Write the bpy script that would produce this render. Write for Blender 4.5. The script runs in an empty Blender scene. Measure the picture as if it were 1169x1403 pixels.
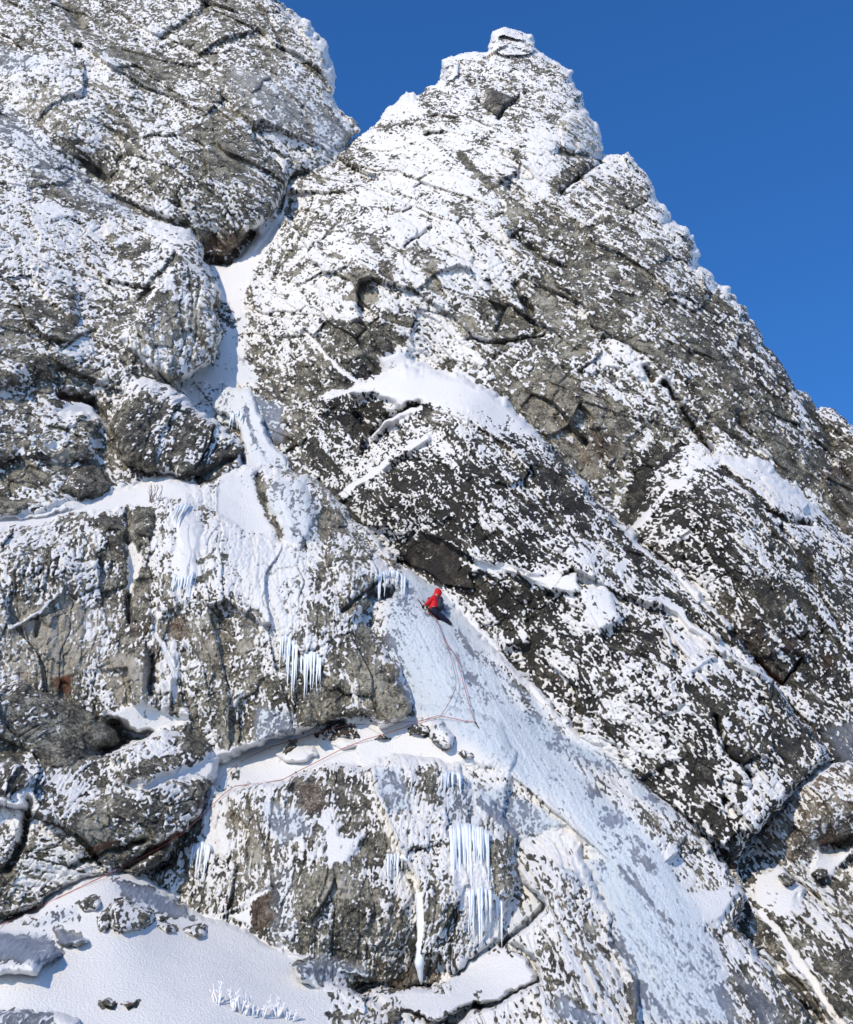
import bpy, bmesh, math, random
import numpy as np
from mathutils import Vector, Matrix
from concurrent.futures import ThreadPoolExecutor
random.seed(7)
f32 = np.float32
SC = bpy.context.scene
COL = SC.collection

# ------------------------------------------------------------------ camera
PW, PH = 1169.0, 1403.0
FOC = 1736.0                       # focal length in picture units of 1403 to the frame height
PITCH = math.radians(30.0)
CAM = np.array([0.0, 0.0, 1.6])
RIGHT = np.array([1.0, 0.0, 0.0])
FWD = np.array([0.0, math.cos(PITCH), math.sin(PITCH)])
UPV = np.array([0.0, -math.sin(PITCH), math.cos(PITCH)])

def unproject(u, v, d):
    a = (u - PW / 2) / FOC * d
    b = -(v - PH / 2) / FOC * d
    x = CAM[0] + a
    y = CAM[1] + d * FWD[1] + b * UPV[1]
    z = CAM[2] + d * FWD[2] + b * UPV[2]
    return x, y, z

# ------------------------------------------------------------------ the face is surveyed on a regular grid of sight lines
STEP = 1.08
U0, V0, U1, V1 = -45.0, -40.0, 1215.0, 1445.0
us = np.arange(U0, U1, STEP, dtype=f32)
vs = np.arange(V0, V1, STEP, dtype=f32)
NX, NY = len(us), len(vs)
U, V = np.meshgrid(us, vs)

_rng = np.random.RandomState(3)
_perm = _rng.permutation(4096).astype(np.int32)
_perm2 = np.concatenate([_perm, _perm])
_g3 = _rng.normal(size=(4096, 3)).astype(f32)
_g3 /= np.linalg.norm(_g3, axis=1, keepdims=True)
_rv = _rng.rand(4096, 4).astype(f32)

def _hash2(i, j, s):
    return _perm2[(_perm2[(i + s * 57) & 4095] + j) & 4095]

def _hash3(i, j, k, s):
    return _perm2[(_perm2[(_perm2[(i + s * 57) & 4095] + j) & 4095] + k) & 4095]

def noise2(x, y, s=0):
    """smooth value noise, about -1..1"""
    xi = np.floor(x); yi = np.floor(y)
    fx = x - xi; fy = y - yi
    xi = xi.astype(np.int32); yi = yi.astype(np.int32)
    fx = fx * fx * fx * (fx * (fx * 6 - 15) + 10); fy = fy * fy * fy * (fy * (fy * 6 - 15) + 10)
    r = _rv[:, 0]
    a = r[_hash2(xi, yi, s)]; b = r[_hash2(xi + 1, yi, s)]
    c = r[_hash2(xi, yi + 1, s)]; d = r[_hash2(xi + 1, yi + 1, s)]
    return ((a + (b - a) * fx) * (1 - fy) + (c + (d - c) * fx) * fy) * 2 - 1

def noise3(x, y, z, s=0):
    """gradient noise, about -1..1"""
    xi = np.floor(x); yi = np.floor(y); zi = np.floor(z)
    fx = (x - xi).astype(f32); fy = (y - yi).astype(f32); fz = (z - zi).astype(f32)
    xi = xi.astype(np.int32); yi = yi.astype(np.int32); zi = zi.astype(np.int32)
    ux = fx * fx * (3 - 2 * fx); uy = fy * fy * (3 - 2 * fy); uz = fz * fz * (3 - 2 * fz)
    out = np.zeros_like(fx)
    for dx in (0, 1):
        wx = ux if dx else 1 - ux
        for dy in (0, 1):
            wy = uy if dy else 1 - uy
            for dz in (0, 1):
                wz = uz if dz else 1 - uz
                g = _g3[_hash3(xi + dx, yi + dy, zi + dz, s)]
                out += (g[:, 0] * (fx - dx) + g[:, 1] * (fy - dy) + g[:, 2] * (fz - dz)) * wx * wy * wz
    return out * 1.7

def facets(x, y, s=0, tilt=1.0):
    """cells of tilted planes: split, blocky rock. returns height, distance to the cell edge, one value per cell"""
    xi = np.floor(x).astype(np.int32); yi = np.floor(y).astype(np.int32)
    best = np.full(x.shape, 9.0, f32); second = np.full(x.shape, 9.0, f32)
    h = np.zeros(x.shape, f32); cv = np.zeros(x.shape, f32)
    for dx in (-1, 0, 1):
        for dy in (-1, 0, 1):
            k = _hash2(xi + dx, yi + dy, s)
            r = _rv[k]
            ex = x - (xi + dx + r[:, 0]); ey = y - (yi + dy + r[:, 1])
            d = np.abs(ex) + np.abs(ey) * .9 + .25 * np.maximum(np.abs(ex), np.abs(ey))
            hh = (r[:, 2] - 0.5) * 0.6 + tilt * (ex * (r[:, 3] - 0.5) + ey * (_rv[(k + 77) & 4095][:, 3] - 0.5))
            m = d < best
            second = np.where(m, best, np.minimum(second, d))
            h = np.where(m, hh, h); cv = np.where(m, _rv[(k + 131) & 4095][:, 1] - .5, cv)
            best = np.where(m, d, best)
    return h, second - best, cv

POOL = ThreadPoolExecutor(4)
def par(fn, arrs, n=8):
    """run fn over slices of flat arrays on a few threads"""
    idx = np.array_split(np.arange(len(arrs[0])), n)
    res = list(POOL.map(lambda i: fn(*[a[i[0]:i[-1] + 1] for a in arrs]), [i for i in idx if len(i)]))
    if isinstance(res[0], tuple):
        return tuple(np.concatenate([r[k] for r in res]) for k in range(len(res[0])))
    return np.concatenate(res)

def smooth01(t):
    t = np.clip(t, 0, 1)
    return t * t * (3 - 2 * t)

# ragged outlines: one wander field shared by all outlines
_u = U.ravel(); _v = V.ravel()
def _wander(u, v, s):
    return 5.0 * noise2(u / 46, v / 46, s) + 3.2 * noise2(u / 17, v / 17, s + 1) + 2.2 * noise2(u / 7, v / 7, s + 2)
WU = par(lambda u, v: _wander(u, v, 11), [_u, _v]).reshape(U.shape)
WV = par(lambda u, v: _wander(u, v, 21), [_u, _v]).reshape(U.shape)

def box(pts, pad):
    xs = [p[0] for p in pts]; ys = [p[1] for p in pts]
    i0 = int(max(0, (min(xs) - pad - U0) / STEP)); i1 = int(min(NX, (max(xs) + pad - U0) / STEP + 2))
    j0 = int(max(0, (min(ys) - pad - V0) / STEP)); j1 = int(min(NY, (max(ys) + pad - V0) / STEP + 2))
    return slice(j0, max(j1, j0)), slice(i0, max(i1, i0))

def seg_d2(x, y, p, q):
    dx, dy = q[0] - p[0], q[1] - p[1]
    L = dx * dx + dy * dy + 1e-6
    t = np.clip(((x - p[0]) * dx + (y - p[1]) * dy) / L, 0, 1)
    ex = x - p[0] - t * dx; ey = y - p[1] - t * dy
    return ex * ex + ey * ey

def sdf_poly(x, y, pts):
    d = np.full(x.shape, 1e12, f32); ins = np.zeros(x.shape, bool)
    n = len(pts)
    for i in range(n):
        p, q = pts[i], pts[(i + 1) % n]
        d = np.minimum(d, seg_d2(x, y, p, q))
        if p[1] != q[1]:
            c = (p[1] > y) != (q[1] > y)
            xx = (q[0] - p[0]) * (y - p[1]) / (q[1] - p[1]) + p[0]
            ins ^= c & (x < xx)
    d = np.sqrt(d)
    return np.where(ins, -d, d)

def region(pts, pad=30, wander=1.0):
    s = box(pts, pad)
    return s, sdf_poly(U[s] + wander * WU[s], V[s] + wander * WV[s], pts)

def line_d(pts, pad=30, wander=0.6):
    s = box(pts, pad)
    x = U[s] + wander * WU[s]; y = V[s] + wander * WV[s]
    d = np.full(x.shape, 1e12, f32)
    for p, q in zip(pts[:-1], pts[1:]):
        d = np.minimum(d, seg_d2(x, y, p, q))
    return s, np.sqrt(d)

def base_depth(u, v):
    return 1.0 / (0.0112 + (v - 50.0) * 1.483e-5)

def surf_from_points(cps):
    """smooth depth offsets through (u, v, metres) points"""
    P = np.array([(c[0] / 400.0, c[1] / 400.0) for c in cps]); val = np.array([c[2] for c in cps], float)
    n = len(P)
    K = np.sqrt(((P[:, None] - P[None]) ** 2).sum(-1) + 0.01)
    A = np.zeros((n + 1, n + 1)); A[:n, :n] = K; A[:n, n] = 1; A[n, :n] = 1
    w = np.linalg.solve(A, np.concatenate([val, [0]]))
    st = 6
    cu = np.arange(0, NX + st, st); cv = np.arange(0, NY + st, st)
    X, Y = np.meshgrid((U0 + cu * STEP) / 400.0, (V0 + cv * STEP) / 400.0)
    G = np.full(X.shape, w[n])
    for i in range(n):
        G += w[i] * np.sqrt((X - P[i, 0]) ** 2 + (Y - P[i, 1]) ** 2 + 0.01)
    iu = np.arange(NX) / st; iv = np.arange(NY) / st
    a = iu.astype(int); fa = (iu - a)[None]; b = iv.astype(int); fb = (iv - b)[:, None]
    return ((G[b][:, a] * (1 - fa) + G[b][:, a + 1] * fa) * (1 - fb) + (G[b + 1][:, a] * (1 - fa) + G[b + 1][:, a + 1] * fa) * fb).astype(f32)

# ------------------------------------------------------------------ what lies where: rime cover, snow, ice, rust, paleness of the rock; a few painted shades
COVER = """
5454543556777777788888888
5456544455577777777888888
6753344568887667667888888
4554433444668766767788888
5445523355798777747777888
7634544446777656687677788
7787544668886555567788888
6676768478877655456777688
4586664789875444566444388
3465457543367534454344488
5356479443689733364444488
4453249654578752233444444
4333338556776542377863333
5577897866655555456678555
6764598877755545634556555
4675787887855577644454444
3466656785768347864534434
3356646785599656546434444
3355755764499846644544345
5336654576898977654345555
3336545788889988764334555
4456556855668888544567555
6645464666678898853464555
4544475666787888676344455
5888875644668698888877644
6656786634466888888866555
7888899866447877888875655
8888888877778777778876555
8888888877778777778876555
8888888877778777778876555
""".split()
cov = np.array([[int(c) for c in r[:24].ljust(24, r[-1])] for r in COVER], f32) / 9.0
def cover_grid():
    x = np.clip((U / 50.0) - 0.5, 0, 22.999); y = np.clip((V / 50.0) - 0.5, 0, 28.0)
    a = x.astype(int); b = y.astype(int); fx = smooth01(x - a); fy = smooth01(y - b)
    return (cov[b, a] * (1 - fx) + cov[b, a + 1] * fx) * (1 - fy) + (cov[b + 1, a] * (1 - fx) + cov[b + 1, a + 1] * fx) * fy
R = cover_grid().astype(f32)
R = 0.5 + (R - 0.5) * 1.05
S = np.zeros_like(R)        # smooth snow
ICE = np.zeros_like(R)      # water ice / glaze, also the painted shade of the couloir flank
RUST = np.zeros_like(R)
T = np.full_like(R, 0.40)   # paleness of the bare rock
RELIEF = np.zeros_like(R)   # metres, + is out of the face
CH = {'R': R, 'S': S, 'I': ICE, 'U': RUST, 'T': T}

def area(spec, soft, *pts):
    """an area of the face: spec like 'R.1 T.5' """
    s, d = region(pts, 30 + soft)
    m = smooth01(0.5 - d / (2.0 * soft))
    for it in spec.split():
        c = CH[it[0]]; val = float(it[1:])
        c[s] += (val - c[s]) * m
        if it[0] == 'S':
            R[s] += (1 - R[s]) * m * val
def streak(spec, width, *pts):
    s, d = line_d(pts, 20 + width)
    m = smooth01((width * 0.5 + 2 - d) / 4.0)
    for it in spec.split():
        c = CH[it[0]]; val = float(it[1:])
        c[s] += (val - c[s]) * m
        if it[0] == 'S':
            R[s] += (1 - R[s]) * m * val
def crack(depth, width, *pts):
    s, d = line_d(pts, 10 + 3 * width)
    RELIEF[s] -= depth * np.exp(-(d / width) ** 2)
    R[s] *= 1 - 0.8 * np.exp(-(d / (width * 0.9)) ** 2)
def ridge(height, width, *pts):
    s, d = line_d(pts, 10 + 3 * width)
    RELIEF[s] += height * np.exp(-(d / width) ** 2)
def hump(height, soft, *pts):
    s, d = region(pts, 30 + soft)
    RELIEF[s] += height * smooth01(0.5 - d / (2.0 * soft))

def feather(spec, width, *pts):
    """one rime feather of a loose set: each a little off its neighbours, some missing"""
    if random.random() < .25: return
    w = width * random.uniform(.6, 1.3)
    streak(spec, w, *[(p[0] + random.uniform(-5, 5), p[1] + random.uniform(-5, 5)) for p in pts])
def cleft(depth, width, *pts):
    if random.random() < .45: return
    crack(depth * random.uniform(.4, 1), width, *[(p[0] + random.uniform(-5, 5), p[1] + random.uniform(-5, 5)) for p in pts])
# ---- left tower
area('R.15', 4, (75,0),(106,0),(108,22),(118,38),(95,24)); crack(.9, 7, (80,-5),(98,15),(112,34))
area('R.15', 4, (36,46),(46,50),(54,60),(48,68),(26,60)); crack(.6, 5, (38,50),(50,62))
area('R.3 T.5', 5, (95,30),(128,55),(110,50),(60,40))
area('R.13 T.42', 6, (140,72),(200,72),(228,82),(240,130),(190,126),(160,104))
crack(.8, 5, (218,48),(245,35),(272,18),(295,-2)); streak('R.85', 13, (205,45),(240,24),(275,-2))
area('R.65 I.4', 8, (0,55),(60,80),(50,92),(0,102))
streak('R.85', 15, (20,105),(70,90),(125,75),(150,95),(178,128)); ridge(.6, 12, (20,108),(70,92),(125,78),(150,97),(178,130))
area('R.38 T.6', 8, (40,110),(100,120),(85,165),(55,175),(30,150))
area('R.8', 5, (215,145),(240,150),(240,180),(200,185))
area('R.12 T.4', 9, (262,160),(300,172),(335,200),(352,222),(330,240),(285,242),(268,200))
area('R.1', 4, (108,214),(140,222),(152,246),(125,242)); crack(.9, 8, (114,220),(128,232),(145,244))
crack(.6, 4, (155,270),(190,285),(222,302),(255,312))
area('R.45 I.35', 10, (-40,110),(60,190),(185,292),(150,298),(60,240),(-40,170))
area('R.3 T.45', 8, (24,228),(110,262),(125,290),(70,272))
area('S.9', 5, (40,282),(70,276),(104,284),(105,298),(60,300))
area('R.3', 6, (0,240),(22,245),(18,275),(0,270))
crack(.5, 3.2, (350,2),(366,22),(378,42),(390,64)); area('R.96', 4, (392,62),(410,72),(420,100),(400,95),(386,84))
area('R.3', 5, (345,82),(375,84),(370,95),(348,92)); area('R.35 U.2', 4, (340,28),(352,30),(350,42),(340,40))
area('R.5 I.3 T.55', 12, (320,95),(400,100),(450,150),(440,185),(380,180),(320,130))
area('R.55 I.5 T.6', 9, (440,158),(497,176),(470,205),(430,222),(425,185))
area('S1', 4, (384,218),(397,222),(398,250),(385,244))
streak('R.9', 7, (330,165),(365,195),(388,225))
area('R.88 T.7', 6, (400,0),(430,35),(455,72),(462,110),(455,118),(430,80),(405,40))
area('R.3', 4, (432,90),(442,92),(438,108),(430,105))
# ---- summit tower
area('S.75', 6, (545,122),(570,128),(572,165),(528,170),(515,165))
area('R.95', 6, (515,195),(590,180),(600,225),(560,242),(510,225))
area('R.28', 5, (573,125),(602,118),(607,168),(578,162))
area('R.35', 6, (520,172),(545,172),(540,182),(522,182))
area('R.08 T.35', 4, (668,114),(690,124),(710,134),(686,157),(658,146)); crack(.7, 3, (712,136),(698,145),(684,158))
area('R.3', 5, (600,150),(632,158),(622,168),(600,168))  # first area: thinner rime paints in a patch of shade
area('R.45', 7, (640,90),(700,95),(690,110),(640,105))
area('R.42', 7, (700,148),(765,155),(760,176),(700,166))
area('R.2', 3, (766,206),(800,211),(824,216),(795,222),(770,216)); crack(.8, 5, (768,209),(800,214),(824,217))  # bare strip paints the shade under the jutting block
area('R.22', 4, (754,248),(800,219),(818,221),(782,258),(760,264)); crack(.8, 3, (824,222),(800,240),(772,262))
area('R.97', 7, (735,180),(764,188),(762,245),(740,270),(715,285),(715,215))
streak('R.2', 13, (632,212),(650,232),(672,256)); area('R.3', 4, (648,178),(668,182),(664,198),(650,194))
area('R.3', 5, (690,193),(726,214),(716,230),(700,212)); area('R.3', 6, (622,265),(650,268),(642,298),(618,290))
area('R.3', 5, (690,252),(702,260),(694,274),(686,268)); area('R.5 T.7', 7, (690,280),(720,280),(725,300),(695,305))
area('R.45', 8, (810,255),(865,250),(880,290),(830,300))
area('R.4', 8, (830,310),(870,300),(880,345),(845,345))
area('R.15', 5, (964,384),(985,394),(1002,430),(988,445),(970,414))
area('R.4', 5, (898,322),(920,330),(914,352),(895,342)); area('R.35', 4, (935,328),(952,333),(950,362),(934,352))
# ---- upper face
area('R.86', 10, (412,330),(470,298),(545,325),(545,380),(565,425),(450,432),(412,405))
area('R.05 T.6', 3, (486,370),(498,372),(505,392),(522,402),(520,412),(476,412),(490,392))
area('R.08 T.55', 3, (466,372),(490,370),(518,378),(514,390),(500,382),(470,380))
area('R.1 T.5', 3, (445,344),(475,347),(470,354),(444,352)); area('R.1', 3, (462,390),(476,392),(466,398))
area('R.12', 4, (505,318),(516,335),(524,350),(512,350),(500,330)); area('R.15', 4, (515,360),(532,362),(532,380),(518,376))
area('R.15 T.6', 5, (574,362),(600,362),(606,405),(584,398)); area('R.25', 5, (552,340),(590,345),(600,365),(560,362))
crack(.35, 2.2, (462,300),(440,325),(425,345)); crack(.35, 2.4, (590,310),(570,325),(553,338))
area('R.25', 5, (525,420),(560,425),(585,455),(560,450),(530,432))
area('R.5', 8, (330,350),(372,318),(410,300),(400,345),(365,410),(335,432),(328,420))
for k in range(7):
    feather('R.85', 2.5, (398 + 5*k, 262 + 5*k), (372 + 5*k, 300 + 5*k), (345 + 5*k, 345 + 6*k))
    cleft(.3, 2.2, (402 + 5*k, 262 + 5*k), (376 + 5*k, 300 + 5*k), (349 + 5*k, 345 + 6*k))
area('R.17 T.3', 6, (433,440),(520,434),(552,460),(562,486),(522,492),(470,462),(440,452))
area('R.4 T.45', 6, (400,470),(440,470),(490,520),(450,520))
area('R.2 T.35', 5, (450,498),(500,500),(526,508),(520,524),(490,530),(458,520))
streak('S1', 5, (416,456),(440,478),(465,502),(490,526))
for k in range(6):
    feather('R.8', 2.5, (396 + 9*k, 468 + 4*k), (425 + 9*k, 497 + 5*k))
area('S1', 5, (516,492),(556,478),(592,502),(642,510),(684,548),(700,572),(640,548),(540,548),(440,538),(500,526),(522,515))
hump(.35, 9, (516,492),(556,480),(590,502),(560,512),(530,510))
area('R.15 T.3', 5, (470,552),(525,556),(532,570),(510,580),(480,572)); area('R.1 T.3', 5, (462,570),(500,580),(506,594),(470,592))
crack(.7, 4, (575,548),(545,558),(525,572),(505,594)); streak('S1', 6, (578,556),(548,566),(528,580),(508,600))
area('R.35 I.75', 5, (340,538),(385,552),(388,605),(362,592)); area('R.45', 7, (400,560),(470,560),(470,640),(420,640))
# ---- gully and the upper icefall
area('R.15 U.35 T.35', 4, (276,325),(346,322),(332,345),(310,362),(285,352)); crack(1.2, 6, (347,323),(330,345),(308,362),(284,352))
area('S1', 4, (350,328),(382,290),(396,262),(388,300),(352,362),(332,412),(346,424),(322,436),(300,400),(289,366),(310,366))
area('S1 I.35', 5, (330,420),(342,436),(325,470),(342,505),(352,520),(300,525),(244,528),(262,515),(290,500),(305,465))
area('R.4', 4, (300,430),(325,432),(320,450),(302,455)); area('R.15', 3, (284,370),(298,378),(294,390),(286,382))
area('R.85 I.45', 5, (244,528),(345,530),(330,580),(300,585),(262,558))
area('S.9 I.3', 4, (322,532),(345,532),(362,582),(394,634),(392,642),(345,642),(332,606),(326,570))
area('R.2', 4, (306,584),(324,578),(326,600),(308,598))
# ---- upper right face
area('R.12 T.7', 6, (610,426),(642,424),(664,460),(632,468),(620,442)); area('R.12 T.6', 5, (738,370),(762,382),(772,440),(752,452),(736,402))
area('R.18 T.6', 6, (758,462),(800,450),(802,480),(780,492)); area('R.25', 8, (650,408),(690,398),(726,450),(690,460),(660,452))
crack(.6, 2.6, (640,466),(690,465),(745,459)); crack(1.0, 5, (722,408),(730,425)); crack(.8, 5, (700,326),(722,340),(745,356)); crack(.6, 4, (752,360),(776,364))
crack(.6, 4, (705,392),(725,420),(738,452)); crack(.5, 3, (668,382),(690,420),(684,450))
area('R.25', 6, (738,478),(780,480),(782,522),(762,532),(740,500))
area('R.12 T.52 U.08', 9, (690,530),(730,505),(800,515),(850,555),(884,600),(850,645),(818,662),(760,612),(742,592),(720,562))
area('R.25 T.35 U.2', 6, (780,600),(850,600),(840,640),(815,660)); area('R.35', 7, (800,500),(860,520),(900,590),(870,580))
area('R.1 T.55', 5, (848,460),(896,468),(897,487),(868,482)); area('R.92', 5, (856,490),(872,496),(882,520),(898,545),(884,540))
area('R.05', 3, (880,500),(895,504),(894,522)); crack(.8, 4, (882,502),(892,520))
crack(1.1, 3.4, (908,522),(930,550),(950,585),(978,622))
area('R.35 T.3', 14, (960,400),(1040,460),(1169,580),(1169,660),(1080,600),(960,500))
for a, b, c, d in ((1005,560,1020,590),(1080,540,1110,590),(1100,555,1150,640),(940,470,990,540),(1010,470,1060,520)):
    feather('R.85', 3, (a, b), ((a+c)/2+3, (b+d)/2-3), (c, d)); cleft(.5, 4, (a+6, b), ((a+c)/2+9, (b+d)/2-3), (c+6, d))
area('R.08 U.1 T.3', 6, (1120,650),(1169,640),(1169,712),(1150,710))
# ---- right buttress
area('R.22 T.16', 6, (866,625),(900,608),(932,620),(890,655),(868,695))
for k in range(5):
    feather('R.85', 3, (862 + 8*k, 690 - 2*k), (885 + 8*k, 655 - 3*k), (915 + 8*k, 625))
streak('S1', 11, (866,722),(895,694),(930,662),(985,622)); area('R.9', 6, (930,655),(985,620),(1000,640),(950,672))
area('R.9 S.5', 6, (985,618),(1058,634),(1088,672),(1142,712),(1100,712),(1060,692),(1008,650))
area('R.25 T.35', 9, (898,692),(960,668),(1002,720),(1012,792),(940,792),(902,742)); streak('R.4', 7, (990,636),(1030,674),(1075,714)); crack(.4, 4, (992,640),(1030,678),(1078,716))
crack(.8, 4, (1090,716),(1110,722)); area('R.25', 6, (1088,762),(1110,750),(1122,802),(1090,792)); crack(.4, 3, (1070,720),(1110,790),(1150,860))
area('R.1 T.42 U.08', 6, (980,806),(1032,838),(1085,920),(1076,936),(1040,902),(998,852)); area('R.35 U.2', 8, (1070,860),(1110,880),(1098,902),(1078,895))
crack(.5, 2.5, (1036,900),(1074,937),(1102,904)); streak('U.7', 7, (1040,902),(1074,935)); area('R.2 U.25', 5, (1128,895),(1145,900),(1140,925),(1128,915))
streak('S1', 9, (903,820),(930,838),(950,858),(990,890)); streak('S.9', 5, (990,885),(1020,908),(1058,932)); streak('S1', 5, (905,855),(920,885))
streak('S.8', 5, (915,940),(945,920),(978,900)); streak('S.8', 5, (895,990),(920,980),(945,965)); crack(.6, 3, (980,980),(1000,1030),(1032,1064))
area('R.1 T.35', 5, (936,1030),(975,1045),(986,1080),(952,1082)); area('R.03', 3, (1004,1058),(1018,1062),(1026,1100),(1012,1098))
area('R.72', 8, (1040,1052),(1142,1028),(1082,1092),(1030,1092)); area('R.3 I.4', 7, (1128,1000),(1169,985),(1169,1050),(1150,1040))
# ---- central buttress
area('S.85', 6, (622,516),(690,552),(748,602),(700,592),(640,562),(600,560)); streak('S1', 11, (468,680),(500,655),(545,620),(585,596))
area('R.7 T.6', 6, (530,590),(600,555),(640,565),(600,590)); area('R.38', 10, (545,620),(600,610),(620,670),(540,690),(500,680))
area('R.36', 10, (640,640),(760,620),(800,700),(720,720),(640,700)); area('R.16 T.3', 6, (765,680),(800,676),(802,700),(770,706)); area('R.2 T.3', 6, (735,640),(775,640),(770,660),(740,662))
area('R.25 T.3', 8, (640,725),(745,730),(750,775),(660,770)); area('S.95', 4, (624,762),(650,772),(690,770),(720,780),(640,785)); area('S.95', 5, (720,785),(790,780),(800,810),(760,812),(735,800))
area('S.8', 6, (775,745),(800,738),(815,770),(790,775)); area('S.85', 8, (798,800),(835,795),(855,840),(820,862),(795,840)); area('S.9', 4, (838,770),(855,765),(860,780),(840,785))
area('R.2 U.05 T.28', 8, (545,745),(620,720),(640,780),(660,840),(620,810),(560,775)); area('R.25 T.3', 8, (640,800),(760,810),(770,850),(680,850)); area('R.2 T.3', 5, (700,855),(740,870),(730,895),(695,880))
area('S.8', 4, (680,870),(722,862),(720,880),(695,892)); area('S.85', 4, (805,910),(826,912),(826,928),(806,925)); area('R.25', 7, (850,855),(890,870),(890,930),(840,900))
streak('R.45 T.4', 18, (850,730),(900,770),(960,830),(1000,860)); crack(.5, 3, (845,715),(900,760),(960,820),(1010,870)); area('R.2 T.35', 6, (825,985),(870,990),(862,1030),(830,1010)); area('R.7', 8, (790,930),(830,930),(850,980),(800,985))
streak('S.85', 9, (845,715),(870,742),(905,772),(960,818))
for k in range(9):
    feather('R.8', 2.5, (640 + 14*k, 602 + 9*k), (670 + 14*k, 640 + 9*k), (690 + 14*k, 668 + 9*k))
    cleft(.25, 2.5, (636 + 14*k, 604 + 9*k), (666 + 14*k, 642 + 9*k), (686 + 14*k, 670 + 9*k))
area('R.08 T.3', 6, (972,1118),(1016,1118),(1010,1152),(984,1156)); crack(.4, 4, (560,775),(545,768)); area('R.05', 4, (545,755),(575,745),(580,770),(552,775))
# ---- middle left
area('R.96', 6, (66,350),(110,310),(140,303),(232,308),(270,330),(240,342),(170,332),(122,336),(95,345))
area('R.22', 4, (118,332),(150,318),(195,316),(152,330)); area('R.12 T.3', 5, (170,336),(205,328),(212,350),(176,360),(158,364))
area('R.72', 7, (112,408),(190,398),(196,442),(130,452))
for k in range(5):
    cleft(.22, 2.2, (118, 412 + 9*k), (150, 408 + 9*k), (188, 406 + 8*k))
area('R.15', 4, (143,440),(176,438),(166,450),(146,450)); streak('R.25', 11, (238,348),(215,378),(190,406)); crack(.4, 3, (240,346),(215,378),(188,408))
area('R.28 T.62', 7, (168,462),(238,420),(246,500),(232,532),(188,500)); area('R.5 T.62', 8, (246,420),(292,390),(296,470),(250,520)); area('R.35', 6, (190,408),(230,400),(225,425),(195,430))
for k in range(7):
    feather('R.9', 2.6, (256 + 7*k, 372 + 5*k), (252 + 6*k, 420 + 6*k), (238 + 7*k, 490 + 2*k)); cleft(.22, 2.2, (259 + 7*k, 372 + 5*k), (255 + 6*k, 420 + 6*k), (241 + 7*k, 490 + 2*k))
area('R.34 T.4', 7, (-30,402),(40,400),(108,392),(106,442),(40,432),(-30,425)); area('R.3 T.5', 7, (-30,430),(50,452),(22,524),(-30,512)); area('R.15 T.3', 5, (45,488),(86,486),(80,522),(40,516)); area('R.1', 5, (70,440),(106,430),(100,470),(75,470))
area('R.5 T.6', 5, (84,474),(95,452),(126,444),(130,455),(98,470)); crack(.3, 2.5, (84,476),(100,462),(128,452))
area('R.0 U.7 T.2', 3, (82,535),(110,540),(125,548),(98,547)); crack(1.2, 6, (86,538),(108,543),(125,548)); crack(.8, 5, (126,548),(142,572),(158,600))
area('S1', 4, (74,562),(96,550),(122,550),(146,576),(149,592),(122,568),(82,576)); area('S.9', 4, (122,595),(148,605),(146,615),(130,612))
area('R.32 T.3', 9, (172,562),(230,550),(332,602),(330,642),(250,652),(180,632),(165,602)); area('R.8', 6, (180,525),(230,530),(262,560),(220,552))
area('R.05', 4, (262,640),(300,625),(320,628),(295,658),(270,660)); crack(.8, 6, (268,652),(295,640),(318,630))
area('R.35 T.45', 8, (-30,535),(60,540),(90,580),(60,620),(-30,620)); area('R.25 T.5', 8, (40,600),(110,580),(130,610),(80,640)); area('R.2', 5, (98,575),(130,580),(140,600),(110,600))
area('S.9', 4, (20,612),(45,612),(38,635),(28,625)); area('S.85', 4, (55,612),(85,605),(78,620)); area('S.85', 4, (124,615),(148,632),(152,655),(140,645)); area('R.3', 5, (-20,625),(30,630),(40,662),(-20,672))
area('S1', 4, (-45,688),(35,678),(45,684),(-45,692)); area('S1', 5, (-45,704),(35,702),(110,686),(160,665),(200,652),(268,660),(270,680),(200,690),(120,700),(60,722),(-45,735))
area('R.9', 4, (160,690),(178,695),(180,705),(165,710))
# ---- left cliff
area('S1', 4, (170,752),(180,745),(196,762),(186,820),(175,816),(172,776)); crack(.5, 4, (176,700),(174,745)); crack(.5, 4, (178,820),(178,850))
area('R.15 T.5', 4, (186,800),(205,778),(213,792),(212,812),(192,822)); area('R.48', 8, (18,768),(80,770),(76,822),(28,802))
for k in range(9):
    feather('R.9', 2.4, (26 + 6.5*k, 772), (20 + 6.5*k, 792), (24 + 6.5*k, 812)); cleft(.18, 2.2, (29 + 6.5*k, 772), (23 + 6.5*k, 792), (27 + 6.5*k, 812))
area('R.2 T.7 U.12', 12, (-30,842),(60,832),(100,822),(150,850),(132,902),(100,935),(-30,935)); area('R.22 T.75 U.1', 9, (140,905),(190,900),(206,925),(198,965),(165,970),(150,940))
streak('S1', 5, (18,862),(45,845),(62,832),(84,806)); ridge(.25, 5, (18,862),(45,845),(62,832),(84,806)); streak('R.85', 4, (30,885),(50,872)); crack(.3, 3, (52,845),(50,872))
area('R.75', 7, (118,830),(160,840),(170,890),(140,900),(118,870))
area('S.9', 5, (232,702),(266,688),(272,742),(262,832),(240,834),(238,762)); hump(.3, 8, (236,702),(266,690),(270,742),(262,830),(244,830))
area('R.5', 6, (270,690),(300,700),(296,742),(274,740)); area('R.2', 4, (266,788),(300,780),(300,792),(268,800)); area('R.2', 4, (268,765),(295,755),(296,765),(270,774)); area('R.3', 5, (218,780),(236,785),(234,805),(220,802)); area('R.3', 4, (216,805),(236,810),(226,828),(214,825))
area('R.15 U.4 T.5', 5, (232,840),(254,840),(256,880),(230,882)); area('R.3 T.62 U.1', 7, (260,852),(300,832),(304,905),(270,905)); area('R.55 U.15', 8, (175,860),(230,850),(225,920),(185,910))
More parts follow.
